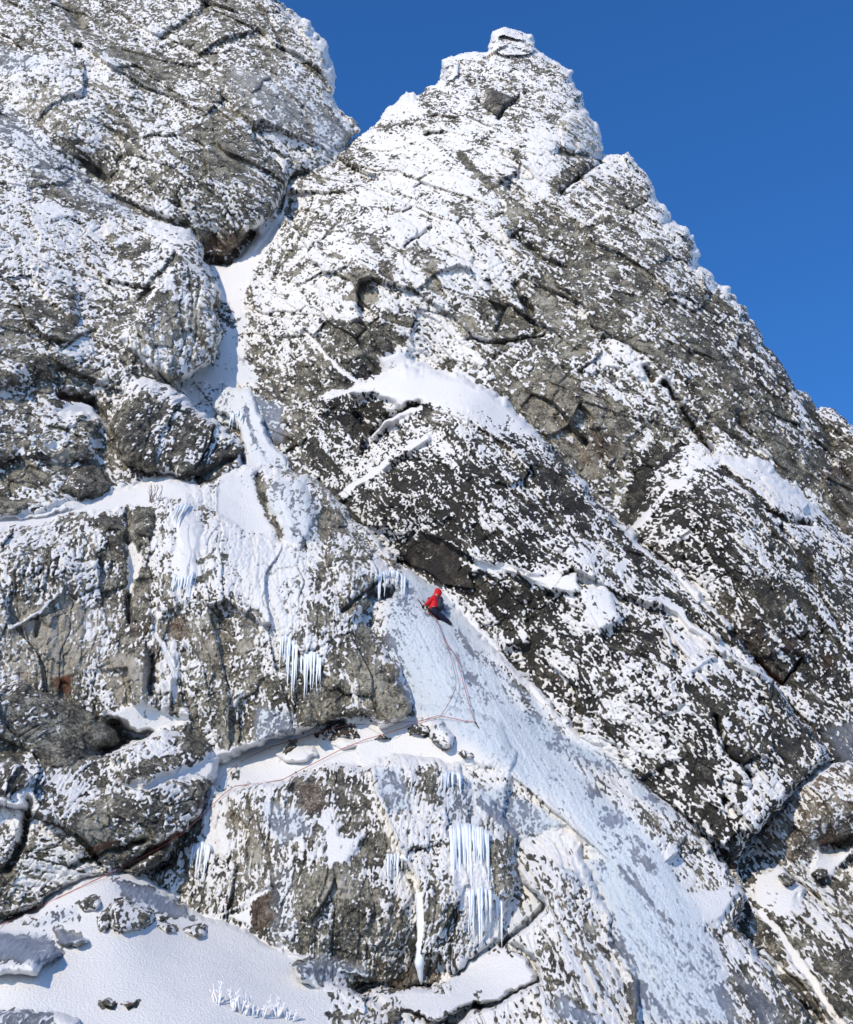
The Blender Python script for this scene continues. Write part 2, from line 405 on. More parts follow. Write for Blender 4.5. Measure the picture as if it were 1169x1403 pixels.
for k in range(14):
    a = math.radians(190 + 24 * k); L = 26 + 9 * ((k * 7) % 4)
    feather('R.97', 2.4, (238, 925), (238 + L*.5*math.cos(a)+3, 925 + L*.5*math.sin(a)), (238 + L*math.cos(a), 925 + L*math.sin(a)))
streak('S1', 7, (215,838),(214,870),(228,905),(238,930),(240,960)); ridge(.3, 6, (215,838),(214,870),(228,905),(238,930))
area('R.2', 5, (197,905),(208,910),(206,950),(200,948)); crack(.7, 5, (207,900),(206,950))
area('S1', 5, (300,662),(334,640),(352,665),(366,700),(380,738),(340,732),(300,702)); area('R.1', 4, (346,650),(362,660),(367,690),(384,742),(374,738),(356,695)); crack(.5, 5, (350,652),(362,680),(382,740))
area('S.7 I.5', 6, (366,662),(420,655),(436,690),(432,742),(390,746),(376,702)); area('R.45 I.6', 6, (364,668),(392,668),(376,702)); hump(.7, 14, (372,668),(420,660),(434,695),(430,738),(394,742),(380,704))
area('R.12 T.4', 6, (440,690),(470,700),(478,732),(442,744),(434,720)); streak('R.5 T.5', 13, (398,642),(450,672),(490,720),(512,756))
area('R.94 I.15', 10, (306,735),(430,750),(430,800),(410,870),(402,905),(352,880),(318,850),(330,800)); area('R.6', 7, (436,746),(500,736),(512,780),(500,822),(470,850),(430,862),(424,822))
area('R.2', 5, (422,825),(452,832),(452,852),(424,858)); area('R.2', 4, (435,770),(450,775),(448,810),(432,810)); area('R.28', 5, (478,820),(522,824),(502,842),(478,842)); area('R.35 I.6', 4, (508,800),(530,803),(537,820),(514,826)); crack(1.0, 8, (512,812),(535,812))
crack(.5, 3, (470,838),(500,812),(522,792)); area('R.15', 5, (498,850),(528,890),(502,897),(490,872)); area('R.2', 5, (320,842),(350,838),(346,862)); area('R.2 T.6', 5, (318,870),(346,880),(338,905)); area('R.18', 4, (400,858),(420,858),(416,900),(398,896)); area('R.0', 2, (452,852),(462,855),(456,864))
area('R.25', 5, (345,835),(365,838),(362,852),(348,850))
area('R.33 T.35', 7, (400,900),(440,908),(440,992),(410,992),(394,970)); area('R.13 T.45', 5, (442,922),(480,925),(488,985),(440,992),(430,960)); area('R.13 T.5', 5, (480,908),(522,902),(562,950),(567,970),(556,992),(490,990)); streak('S.9', 4, (472,920),(482,945),(487,968))
area('R.2 T.5', 6, (300,960),(325,995),(332,1030),(296,1036)); area('R.6 I.7', 6, (345,968),(405,980),(402,1012),(350,1022)); area('S.8', 4, (386,890),(406,890),(406,950),(398,955)); area('R.3', 5, (350,930),(390,935),(392,960),(360,960)); area('S.8', 4, (310,945),(330,945),(318,965))
# ---- left bottom
area('R.1 U1 T.2', 4, (74,930),(100,923),(98,946),(82,948)); area('R.2 U.5', 4, (25,925),(45,925),(40,938)); area('S1', 4, (136,970),(165,976),(200,960),(215,965),(258,990),(225,1000),(190,1012),(168,1000),(150,975))
area('R.12 T.3', 4, (168,1062),(200,1045),(242,1034),(246,1050),(202,1070),(182,1076)); area('S1', 3, (163,1072),(190,1080),(220,1062),(247,1053),(246,1062),(204,1088),(175,1086)); area('R.12 T.35', 5, (245,1000),(282,1010),(302,1040),(270,1046),(250,1030)); area('R.9', 5, (180,1030),(225,1015),(240,1030),(190,1045))
streak('R.9', 8, (70,1112),(105,1098),(142,1082)); area('R.33 T.55', 10, (60,1140),(150,1110),(142,1162),(80,1182)); streak('U.8 R.15', 8, (124,1168),(156,1154)); streak('U.8 R.15', 9, (202,1170),(246,1146)); crack(.5, 4, (100,1190),(150,1165),(200,1150)); crack(.6, 5, (160,1192),(205,1168),(250,1146))
area('R.9', 5, (0,1110),(40,1085),(35,1120),(0,1140)); crack(.8, 6, (40,1100),(30,1150),(10,1190)); area('R.2 U.2 T.4', 4, (0,1180),(20,1180),(25,1205),(0,1215)); area('S.7', 4, (135,1045),(165,1045),(160,1062),(138,1062)); area('R.9', 4, (78,1060),(95,1065),(92,1078),(80,1074))
# ---- lowest cliff
area('R.16 U.3', 5, (408,1070),(440,1074),(447,1110),(415,1112)); area('R.3', 6, (446,1060),(490,1064),(502,1110),(460,1122)); area('R.4 I.75', 5, (510,1045),(550,1060),(562,1110),(530,1112)); area('R.25', 5, (568,1052),(600,1055),(602,1105),(570,1102))
area('R.2 T.45 U.1', 7, (308,1115),(350,1108),(372,1172),(306,1175)); area('R.5 I.65', 7, (355,1102),(412,1108),(428,1142),(380,1162)); area('S1', 4, (434,1122),(457,1108),(456,1150),(490,1144),(476,1182),(450,1186),(446,1160)); area('R.2 T.5', 6, (490,1148),(540,1140),(532,1192),(480,1192))
area('R.27 T.45', 12, (398,1202),(480,1190),(560,1230),(572,1302),(492,1312),(408,1302)); area('R.02 T.95', 3, (452,1212),(470,1208),(482,1222),(478,1232),(458,1230)); area('R.05 T.8', 3, (528,1256),(542,1266),(536,1276)); area('R.05 T.8', 3, (335,1170),(352,1168),(356,1180),(340,1182))
area('R.76 I.25', 7, (370,1182),(406,1190),(402,1292),(368,1282)); area('R.08 U.3', 4, (342,1230),(370,1218),(371,1260),(357,1276),(342,1266)); streak('S.9', 6, (308,1250),(340,1232),(372,1214)); area('S1', 4, (338,1244),(342,1270),(312,1256)); area('R.1 U.15', 4, (308,1228),(326,1228),(324,1240),(310,1244))
area('R.07 U.2', 4, (532,1342),(560,1328),(572,1332),(576,1356),(540,1358)); area('R.07 U.35', 4, (584,1332),(600,1324),(606,1345),(590,1350)); area('R.2 U.4', 4, (512,1318),(530,1320),(528,1336)); area('R.8', 5, (528,1175),(562,1180),(582,1232),(566,1236),(540,1205)); streak('R.9', 4, (500,1178),(560,1178)); streak('R.1', 3, (505,1183),(555,1183))
area('R.5 I.5', 5, (600,1080),(640,1070),(660,1140),(615,1150)); area('R.55', 6, (560,1140),(610,1150),(625,1290),(590,1300),(570,1230)); area('R.96 S.5', 6, (618,1140),(668,1142),(690,1292),(642,1292),(622,1222))
area('R.4', 6, (420,1305),(470,1300),(500,1320),(460,1330))
# ---- couloir
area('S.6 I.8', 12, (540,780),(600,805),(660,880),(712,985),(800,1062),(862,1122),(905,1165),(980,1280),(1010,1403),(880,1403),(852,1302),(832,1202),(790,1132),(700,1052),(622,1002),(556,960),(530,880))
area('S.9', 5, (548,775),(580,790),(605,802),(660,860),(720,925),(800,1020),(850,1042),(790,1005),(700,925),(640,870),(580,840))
streak('R.6 I.6', 9, (625,868),(690,930),(740,975)); area('R.42 I1', 9, (692,975),(742,978),(802,1020),(862,1062),(822,1056),(762,1034)); area('R.5 I.9', 7, (850,1050),(900,1090),(925,1120),(870,1090))  # shade of the right flank painted in as darker blue-grey ice
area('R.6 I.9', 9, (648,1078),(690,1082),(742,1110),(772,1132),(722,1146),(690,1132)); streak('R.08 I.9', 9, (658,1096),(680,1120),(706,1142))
for k in range(6):
    feather('R.9', 3, (662 + 16*k, 1084 + 3*k), (690 + 14*k, 1104 + 6*k), (715 + 10*k, 1130 + 5*k)); feather('R.2 I1', 4, (662 + 17*k, 1092 + 3*k), (688 + 14*k, 1112 + 6*k))
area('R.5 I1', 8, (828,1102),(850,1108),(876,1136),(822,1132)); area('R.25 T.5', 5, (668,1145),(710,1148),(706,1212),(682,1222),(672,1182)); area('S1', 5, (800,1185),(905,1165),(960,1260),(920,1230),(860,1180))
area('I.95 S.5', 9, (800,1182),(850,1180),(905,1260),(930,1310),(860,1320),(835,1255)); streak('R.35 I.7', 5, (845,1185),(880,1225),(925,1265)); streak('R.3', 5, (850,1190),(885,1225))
for (a, b) in ((650,930),(668,955),(835,1060),(800,1075),(905,1130),(935,1150),(885,1180)):
    area('R.4 U.25 T.6', 5, (a-12,b-8),(a+8,b-4),(a+16,b+10),(a-2,b+8))
area('R.9', 6, (830,1060),(880,1080),(870,1120),(830,1095)); area('R.74', 8, (920,1170),(990,1150),(1017,1210),(960,1222),(930,1202)); area('S1', 5, (895,1202),(960,1222),(1016,1212),(982,1262),(930,1252)); area('R.15 T.4', 4, (862,1165),(875,1160),(882,1185),(870,1180))
area('R.7', 8, (900,1100),(960,1120),(990,1160),(920,1170))
area('R.5', 5, (975,1310),(985,1330),(1000,1370),(1020,1403),(1000,1403),(985,1360)); area('R.3 I.4', 8, (1010,1330),(1060,1370),(1080,1403),(1040,1403))
# ---- lower right
area('R.28 T.5 U.2', 8, (1075,1092),(1140,1050),(1190,1050),(1190,1142),(1130,1168),(1076,1182),(1034,1142)); streak('S.9', 4, (1074,1096),(1110,1070),(1142,1046)); area('U.5 R.15', 5, (1108,1075),(1128,1062),(1122,1090))
area('S1', 5, (1032,1196),(1070,1184),(1102,1216),(1082,1252),(1052,1262),(1034,1232)); area('R.03 T.3', 3, (1064,1198),(1092,1206),(1076,1213)); area('R.0 U.5 T.3', 4, (1118,1152),(1140,1144),(1158,1164),(1130,1170)); crack(.8, 5, (1130,1166),(1160,1160),(1180,1148))
area('S1', 4, (1118,1168),(1180,1160),(1126,1202),(1114,1198)); area('R.4 T.35', 7, (998,1228),(1056,1240),(1082,1312),(1050,1302),(998,1272)); streak('S1', 12, (1045,1252),(1075,1290),(1105,1335),(1160,1410)); streak('S1', 7, (1040,1300),(1085,1340),(1145,1410))
area('R.25 T.35', 6, (1054,1330),(1090,1340),(1145,1410),(1078,1410)); area('R.32 T.35', 8, (1092,1292),(1190,1250),(1190,1342),(1140,1362)); area('R.9 S.6', 5, (930,1280),(1010,1290),(1020,1320),(950,1310)); area('R.75', 8, (1110,1265),(1150,1260),(1160,1300),(1120,1300))
# ---- snowfield and toe
area('S1', 5, (-45,1285),(0,1257),(150,1196),(200,1196),(250,1236),(330,1272),(422,1306),(462,1352),(452,1388),(470,1450),(-45,1450)); area('R.2 I1 S0', 6, (152,1208),(200,1214),(250,1242),(262,1258),(212,1248),(170,1228))
area('R.3 I.8 S0', 5, (72,1270),(130,1284),(100,1298),(84,1290)); area('R.15 I1 S0', 6, (-45,1278),(60,1278),(92,1304),(82,1316),(-45,1322)); area('R.3 I.6 S0', 6, (-45,1384),(70,1380),(76,1410),(-45,1410)); area('R.3 I.6 S.2', 8, (30,1260),(110,1245),(110,1262),(50,1265))
area('R.3 I.6 S0', 6, (398,1320),(440,1308),(500,1326),(512,1338),(440,1345),(410,1338)); area('R.6', 6, (430,1345),(500,1330),(510,1350),(460,1365))
area('S1', 5, (618,1362),(640,1312),(722,1308),(744,1340),(652,1382),(540,1388),(510,1360),(560,1356)); area('S1 I.4', 4, (690,1292),(724,1224),(740,1240),(702,1292)); streak('R.12 T.5', 6, (692,1294),(718,1266),(740,1240)); crack(.4, 3, (690,1296),(718,1268),(742,1240)); streak('R.15', 8, (716,1205),(728,1222),(738,1232))
area('R.9', 8, (705,1150),(790,1130),(832,1250),(780,1290),(740,1330),(700,1290)); area('R.35 T.6', 6, (784,1300),(822,1308),(818,1342),(790,1322)); area('R.2', 5, (780,1315),(795,1335),(790,1345),(780,1335)); area('R.35 I.9', 7, (768,1358),(832,1405),(798,1405),(758,1382)); area('R.15', 4, (648,1360),(662,1354),(658,1402),(648,1398)); area('R.5 I.6', 5, (760,1190),(790,1195),(800,1210),(770,1205))
area('R.3 T.7', 5, (806,1262),(828,1262),(820,1275),(806,1272)); area('R.3 I.6', 5, (840,1260),(872,1320),(862,1326),(840,1290)); area('R.12', 4, (868,1350),(882,1352),(872,1403),(864,1400))
streak('R.1', 4, (575,1300),(574,1335))
RELIEF *= 1.15
area('R.16 T.16', 5, (846,700),(862,668),(884,640),(908,616),(940,604),(936,616),(900,650),(874,694),(860,720))
area('R.14 T.55', 8, (700,540),(760,560),(800,600),(840,645),(815,662),(760,612),(742,590),(715,560))
area('R.30 T.14', 10, (920,710),(960,690),(1000,730),(1010,780),(950,780))
area('R.33 T.2', 12, (560,620),(640,620),(700,690),(690,740),(600,720),(520,700))
streak('S.9 I.3', 7, (345,545),(356,580),(372,610),(390,640)); streak('R.45 I.8', 5, (338,560),(350,600),(362,632))


area('S1', 5, (240,1062),(300,1030),(340,1018),(430,996),(560,985),(640,990),(690,1000),(700,1045),(640,1050),(560,1036),(480,1048),(400,1066),(300,1078),(255,1075))
area('R.16 T.42', 5, (-40,950),(20,938),(60,946),(140,978),(166,995),(165,1018),(130,1048),(70,1064),(-40,1030))
# ------------------------------------------------------------------ the rock masses, far to near
BASE = base_depth(U, V).astype(f32)
CUR = BASE + 9.0                    # what lies behind the next mass
LAYERS = []

def mass(name, cat, label, poly, cps=None, h=None, roll=20, tuck=0.8, minp=0.25, theta=50, kind=None, group=None,
         rough=1.0, parts=None, wander=1.0, edge=0.25, power=0.5, cells=.85, tone=0.0):
    s, d = region(poly, 40, wander)
    if cps is not None:
        D = (BASE + surf_from_points(cps))[s]
        D = np.minimum(D, CUR[s] - minp)
    else:
        ins = d < 0                                   # a block stands on the mean plane of what it lies on
        Q = np.stack([U[s][ins] / 100, V[s][ins] / 100, np.ones(int(ins.sum()))], -1).astype(np.float64)
        cf = np.linalg.lstsq(Q, CUR[s][ins].astype(np.float64), rcond=None)[0]
        D = np.minimum((cf[0] * U[s] / 100 + cf[1] * V[s] / 100 + cf[2]) - h, CUR[s] - .08)
    t = np.clip(-d / roll, 0, 1)
    prof = (1 - (1 - t) ** 2) ** power
    back = CUR[s] + tuck
    D = back + (D - back) * prof
    inside = d < 0
    CUR[s] = np.where(inside, np.minimum(D, CUR[s] + tuck), CUR[s])
    LAYERS.append(dict(name=name, cat=cat, label=label, s=s, d=d, D=D.astype(f32), theta=theta, kind=kind, group=group,
                       rough=rough, parts=parts, edge=edge, cells=cells, tone=tone))

FACE = [(-200,-200),(300,150),(440,215),(478,200),(500,182),(520,160),(545,128),(560,121),(573,130),(588,116),(601,110),(602,86),(618,78),(640,70),
        (671,68),(674,47),(688,40),(718,44),(724,50),(740,70),(755,80),(766,90),(782,96),(783,112),(803,128),(806,150),(824,180),
        (825,206),(848,212),(862,208),(870,220),(886,236),(896,262),(915,290),(922,302),(942,312),(952,330),(962,346),(960,368),
        (976,377),(984,390),(1000,398),(1022,428),(1040,456),(1046,476),(1068,500),(1096,528),(1122,556),(1140,556),(1158,572),(1180,596),
        (1300,680),(1300,1600),(-200,1600)]
mass('mountain_face', 'rock face', 'broad grey and white rimed rock face filling the middle between the left tower and the right ridge',
     FACE, cps=[(500,190,7),(560,130,3.5),(600,200,1.5),(700,50,4),(690,140,1),(790,190,1),(822,200,4),(840,250,1.5),(960,370,3),(900,330,1),(1169,600,11),(1060,500,6),(1100,620,6),(640,300,-1.2),
                (430,300,4.5),(400,360,4.8),(350,430,5.5),(330,400,6.2),(420,500,3.2),(500,440,-.3),(480,350,-.5),(470,490,1.5),(520,520,2.6),(750,350,-.2),(700,440,0),(700,560,1.8),(860,640,3.6),(800,520,1.2),(900,450,.2),
                (1000,560,2.5),(960,600,3.2),(1150,720,7),(390,580,3.8),(500,590,3),(460,640,3),(300,520,5),(300,360,7),(600,480,1.5),(600,420,-.4),(200,700,4),(200,1000,3),(600,1000,2),(1000,1000,3),(1169,1100,5),(600,1300,2),(1169,1400,4),(0,1300,3),(0,300,8)],
     roll=16, theta=48, tone=0.0, kind='structure',
     parts=[('summit_tower', 'rock tower', 'pointed summit tower of white rimed rock standing against the blue sky',
             [(440,150),(440,235),(500,230),(560,275),(640,300),(700,330),(760,290),(825,222),(850,214),(850,0),(560,0)]),
            ('skyline_ridge', 'rock ridge', 'dark right hand ridge dropping from the summit tower along the skyline',
             [(964,370),(948,400),(950,450),(930,500),(912,522),(940,560),(978,620),(1060,640),(1120,700),(1230,760),(1300,600),(1100,400)])])
mass('left_rock_tower', 'rock tower', 'big rounded rimed rock tower filling the upper left corner below the sky',
     [(-200,-200),(370,-60),(384,-4),(402,12),(420,28),(436,48),(452,72),(461,98),(460,122),(468,142),(478,158),(497,178),(480,200),(448,228),(432,232),(402,250),(388,272),(348,326),(330,348),(308,362),(284,356),(200,420),(-200,420)],
     cps=[(0,0,-6),(130,50,-3.5),(230,60,-2),(290,5,-3.5),(340,70,-2.5),(400,100,-.5),(445,80,1.5),(455,150,4),(490,180,7),(430,210,5.5),(390,240,4.5),(230,105,-1),(150,110,-4),(40,110,-6),(100,190,-4),(200,180,-2.5),(250,230,-1.5),(300,220,-.5),
          (340,290,2.5),(300,335,5.5),(260,300,2.5),(180,280,1),(100,220,-1),(0,140,-3),(0,400,0)],
     roll=16, theta=46, tone=0.06, kind='structure', cells=.45)
mass('right_buttress', 'rock buttress', 'dark rimed rock buttress with a snowy crest below the right hand ridge',
     [(850,735),(872,694),(890,655),(910,622),(938,608),(985,618),(1040,628),(1062,638),(1086,668),(1122,700),(1160,735),(1300,800),(1300,1200),(1000,1300),(850,1000)],
     cps=[(870,700,3),(920,630,2.5),(985,622,2),(900,720,1.2),(950,690,-.4),(1000,680,-.2),(1060,650,2.5),(1130,710,4.5),(1010,760,-1),(1080,760,1),(1169,800,3.5),(940,800,1),(1040,860,.5),(1000,850,.8),(1100,880,1.6),(1169,950,3),(1060,940,2),(1140,1040,2.5),(900,900,2),(1000,1100,2.5)],
     roll=15, theta=50, tone=-0.22, kind='structure', cells=.6)
mass('rusty_slab_block', 'rock block', 'brown rust stained slab with a white upper edge at the right below the dark buttress',
     [(1000,1190),(1034,1142),(1074,1094),(1110,1066),(1142,1044),(1300,1036),(1300,1500),(1020,1500)],
     cps=[(1034,1142,2),(1075,1095,1),(1142,1046,.5),(1100,1130,.4),(1169,1100,0),(1130,1168,1.5),(1040,1200,1),(1080,1230,.6),(1169,1165,1.5),(1169,1250,0),(1100,1330,0),(1169,1400,-.5),(1030,1300,1)],
     roll=9, theta=50, kind='structure')
mass('central_buttress', 'rock buttress', 'triangular central buttress of dark rock speckled with rime right of the red climber',
     [(436,536),(470,530),(512,516),(560,498),(612,506),(640,512),(668,530),(690,548),(718,572),(748,602),(776,630),(802,660),(826,690),(852,714),(882,742),(920,775),(962,806),(1000,845),(1024,880),(1060,930),(1100,985),(1142,1040),(1080,1096),(1036,1142),(1012,1180),(1020,1235),(1080,1340),(1100,1500),(600,1500),(400,700)],
     cps=[(440,545,2),(520,535,1),(600,520,.3),(690,560,-.2),(640,560,-1.8),(560,575,-.4),(500,590,2.4),(580,605,-1.2),(470,690,2.4),(520,700,.2),(600,680,-2.4),(700,650,-2.6),(800,670,-1),(740,600,-.4),(560,760,1.5),(620,790,0),(700,770,-1.6),(800,780,-2.4),(860,730,-.4),
          (950,810,-.4),(880,860,-1.8),(720,880,.2),(660,860,.4),(780,950,-.2),(900,940,-1.4),(1000,900,-1),(960,1000,-1),(860,1030,.4),(1100,1000,0),(1000,1100,-.4),(1020,1180,.2),(930,1080,.3),(1040,1260,0),(1140,1045,.4)],
     roll=13, theta=50, tone=-0.25, kind='structure')
mass('frozen_waterfall', 'frozen waterfall', 'small frozen waterfall pouring from the gully beside grey ice on the left',
     [(300,528),(330,528),(346,530),(362,575),(380,610),(398,640),(396,700),(330,700),(336,640),(328,600),(322,575),(290,560)],
     cps=[(300,530,4.4),(330,535,3.8),(345,560,3.0),(370,620,2.0),(350,640,1.8),(395,640,2.2)], roll=7, theta=85, rough=.4, kind='structure')
mass('ice_couloir', 'ice slope', 'wide pale blue frozen couloir running diagonally down past the climber to the lower right',
     [(392,632),(430,650),(466,688),(500,722),(532,752),(548,772),(575,788),(602,800),(630,832),(662,866),(704,912),(770,974),(850,1042),(930,1110),(998,1188),(1022,1230),(1004,1262),(1060,1330),(1140,1425),(1140,1600),(700,1600),(560,1300),(460,960),(400,800),(380,700)],
     cps=[(400,640,1.4),(430,660,.4),(470,700,.2),(530,760,.2),(600,810,.3),(560,800,-.6),(600,860,-.8),(660,880,.2),(620,940,-1),(560,940,-.6),(700,960,-.4),(740,990,0),(780,990,.6),(700,1040,-1.3),(800,1080,-1),(840,1050,.5),(780,1050,-.6),(860,1120,-1.2),(950,1170,-.6),(900,1150,-1.3),(920,1260,-1.8),(1000,1200,-.6),(1000,1260,-1),
          (900,1340,-2.2),(1000,1400,-2),(1100,1403,-1.4),(800,1200,-1.4),(700,1100,-1.2),(560,1000,-.6),(600,1200,-1)],
     roll=10, theta=60, rough=.55, kind='structure', edge=.1)
mass('middle_left_cliff', 'rock cliff', 'heavily rimed rounded cliff at the left edge below the big tower',
     [(-200,40),(-40,104),(0,128),(60,180),(110,228),(150,268),(186,294),(222,304),(256,314),(276,334),(292,368),(304,404),(300,432),(306,452),(300,476),(288,500),(262,518),(244,527),(256,548),(300,580),(330,604),(336,642),(300,662),(180,700),(-200,760)],
     cps=[(0,130,-3.4),(100,225,-1.6),(185,294,.4),(250,316,1.5),(280,345,2.2),(60,230,-3.4),(0,200,-4.5),(0,300,-4.2),(100,300,-2.2),(70,330,-2.6),(200,330,.2),(160,420,-1.2),(240,345,-.2),(280,420,1.2),(240,450,-.8),(200,480,-1.4),(290,490,2),(120,420,-1.6),(50,440,-4),(0,500,-4.2),(100,520,-2),(150,510,-1),(230,530,.6),(200,590,-1),(300,590,1),(330,630,1.4),(130,570,-.5),(100,560,-1.6),(0,560,-3.4),(60,640,-3),(150,660,-.8),(250,660,.6),(0,690,-2.8)],
     roll=15, theta=42, tone=0.02, kind='structure', cells=.6)
mass('pyramid_block', 'rock block', 'pointed grey rock block with streaky white rime beside the narrow gully',
     [(240,340),(262,352),(284,372),(300,406),(297,440),(303,455),(296,480),(284,500),(262,516),(234,530),(210,508),(186,490),(160,466),(190,432),(196,408),(212,380)], h=.7, roll=26, theta=78)
mass('rounded_block', 'rock block', 'dark rounded rock block with a frosted top at the left edge of the picture',
     [(-120,352),(-20,350),(44,358),(84,376),(110,398),(108,442),(126,450),(92,482),(84,520),(40,524),(-120,545)], h=.9, roll=30, theta=30, minp=.2)
mass('webbed_boulder', 'boulder', 'very dark boulder webbed with thin rime veins above the left snow ledge',
     [(150,566),(170,530),(196,516),(232,528),(262,556),(300,576),(332,602),(337,640),(312,660),(258,664),(200,648),(168,632),(156,600)], h=1.0, roll=26, theta=100)
mass('split_block', 'rock block', 'low grey rock block under a patch of snow at the left edge',
     [(-120,548),(0,540),(66,556),(112,562),(140,584),(146,616),(120,628),(60,640),(20,632),(-120,650)], h=.7, roll=18, theta=30)
mass('snow_ledge', 'snow ledge', 'narrow blue white snow ledge crossed by the red ropes below the middle cliff',
     [(238,1062),(262,1040),(320,1008),(372,985),(430,968),(560,955),(640,962),(690,985),(712,1030),(700,1120),(640,1140),(400,1140),(280,1140),(232,1110)],
     cps=[(240,1060,1),(330,1020,1.2),(430,985,.8),(560,985,.2),(640,985,-.6),(300,1060,0),(400,1045,-.2),(500,1035,-.6),(600,1030,-1),(660,1030,-1.2),(640,1080,-1.4),(400,1100,-.6)],
     roll=12, theta=70, rough=.3, kind='structure', edge=.1)
mass('left_cliff', 'rock cliff', 'snow plastered cliff left of the climber below the upper snow ledge',
     [(-200,690),(40,700),(110,684),(160,664),(200,652),(262,656),(300,650),(334,636),(356,644),(392,638),(420,648),(450,674),(482,716),(506,750),(530,770),(540,800),(520,830),(500,846),(528,884),(548,920),(566,960),(558,990),(520,1000),(490,986),(430,996),(392,1010),(340,1030),(300,1048),(262,1058),(200,1010),(150,990),(-200,1000)],
     cps=[(0,705,-2),(110,690,-1.4),(200,660,-.4),(340,640,.4),(400,645,.6),(460,690,.4),(0,730,-3.8),(120,720,-2.6),(220,690,-2.2),(300,690,-1.4),(370,720,-1),(400,690,-.6),(430,740,-1.2),(500,750,-.3),(530,790,-.7),(50,820,-4),(180,790,-1.9),(250,800,-2.8),(330,800,-2.6),(420,800,-2.4),(480,800,-2.2),(520,830,-.9),(0,900,-3),(100,900,-2.6),(200,920,-2.2),(240,900,-1.8),(330,900,-2.2),(400,890,-2.4),(480,900,-2),(550,950,-1.6),(440,960,-1.5),(350,1000,-.8),(280,1020,-.6),(200,985,-1.2),(100,960,-2)],
     roll=12, theta=75, tone=0.06, kind='structure')
mass('lower_left_cliff', 'rock cliff', 'low broken cliff with rust red cracks above the snowfield on the left',
     [(-200,990),(40,1010),(140,1030),(180,1010),(222,1000),(256,1004),(284,1020),(304,1042),(290,1076),(280,1100),(262,1146),(240,1180),(202,1200),(140,1210),(60,1240),(0,1262),(-200,1320)],
     cps=[(0,1040,-3.6),(130,1050,-2.6),(240,1010,-1.6),(290,1050,-1.2),(200,1100,-3),(100,1130,-3.6),(240,1150,-2.2),(30,1130,-4),(150,1180,-2.6),(0,1240,-3.2),(60,1210,-3)],
     roll=14, theta=30, tone=0.04, kind='structure')
mass('grey_boulder', 'boulder', 'huge smooth grey green boulder at the left edge under the rusty overhang',
     [(-120,958),(0,938),(24,932),(56,944),(100,958),(140,976),(166,992),(168,1014),(152,1028),(130,1048),(98,1060),(66,1066),(44,1046),(20,1032),(-120,1020)], h=2.6, roll=26, theta=40, rough=.7)
mass('corner_boulder', 'boulder', 'white edged boulder at the left edge just below the huge grey green boulder',
     [(-120,1020),(0,1030),(22,1036),(44,1058),(56,1068),(44,1086),(10,1100),(-120,1110)], h=.8, roll=20, theta=120)
mass('lowest_cliff', 'rock cliff', 'lowest steep cliff of brown and grey rock streaked with ice in the bottom middle',
     [(256,1062),(300,1082),(330,1074),(398,1064),(440,1058),(482,1046),(540,1032),(600,1038),(640,1046),(648,1076),(680,1090),(712,1140),(708,1212),(694,1290),(650,1312),(612,1348),(560,1362),(500,1350),(430,1330),(330,1300),(230,1236),(196,1196),(236,1180),(254,1120)],
     cps=[(256,1080,-.6),(330,1080,-1.6),(440,1065,-1.8),(560,1045,-1.8),(640,1055,-1.6),(700,1140,-1.8),(300,1150,-1.6),(400,1130,-2.6),(500,1120,-2.8),(600,1120,-2.6),(230,1200,-1),(330,1260,-1.4),(420,1280,-2.4),(500,1240,-3),(570,1240,-2.8),(600,1330,-1.6),(680,1280,-1.6),(660,1180,-2.4),(480,1340,-1.6),(600,1150,-2.4)],
     roll=11, theta=95, tone=0.03, kind='structure')
mass('ice_toe', 'rime covered rock', 'lumpy white rimed rock rib between the lowest cliff and the blue ice slope',
     [(700,1160),(720,1146),(770,1136),(794,1140),(802,1180),(822,1226),(838,1256),(846,1290),(872,1330),(880,1380),(884,1600),(560,1600),(600,1420),(650,1384),(742,1342),(738,1320),(718,1300),(696,1296),(738,1238),(712,1214)],
     cps=[(710,1180,-1.6),(790,1150,-1.8),(760,1220,-2.8),(820,1250,-2.4),(720,1300,-2.2),(780,1320,-3.2),(860,1330,-2.6),(700,1370,-3),(620,1403,-3),(820,1403,-3.4)],
     roll=12, theta=60, rough=.9, kind='structure')
mass('snow_bowl', 'snow patch', 'smooth bowl of snow tucked under the icicle curtain at the bottom middle',
     [(496,1350),(540,1352),(580,1352),(612,1342),(640,1312),(688,1292),(722,1300),(746,1336),(724,1356),(654,1384),(600,1400),(540,1396)],
     cps=[(520,1352,-1.8),(640,1320,-1.6),(720,1310,-2.3),(620,1370,-2.8),(540,1390,-3)], roll=10, theta=60, rough=.2, kind='structure', edge=.1)
mass('snowfield', 'snowfield', 'smooth sloping snowfield in the bottom left corner below the red rope',
     [(-200,1340),(-45,1280),(0,1258),(60,1232),(110,1210),(150,1195),(178,1190),(200,1194),(226,1214),(252,1236),(290,1254),(330,1272),(378,1290),(424,1306),(456,1336),(520,1372),(600,1392),(640,1420),(640,1600),(-200,1600)],
     cps=[(0,1260,-2.6),(180,1194,-1.9),(250,1236,-1.6),(330,1272,-1.8),(430,1310,-1.9),(160,1230,-3.2),(200,1280,-3.7),(300,1320,-3.3),(0,1300,-4.2),(100,1340,-4.8),(300,1380,-4.4),(0,1403,-5.4),(450,1380,-3),(600,1403,-3),(400,1430,-4)],
     roll=12, theta=20, rough=.15, kind='structure', edge=.1)

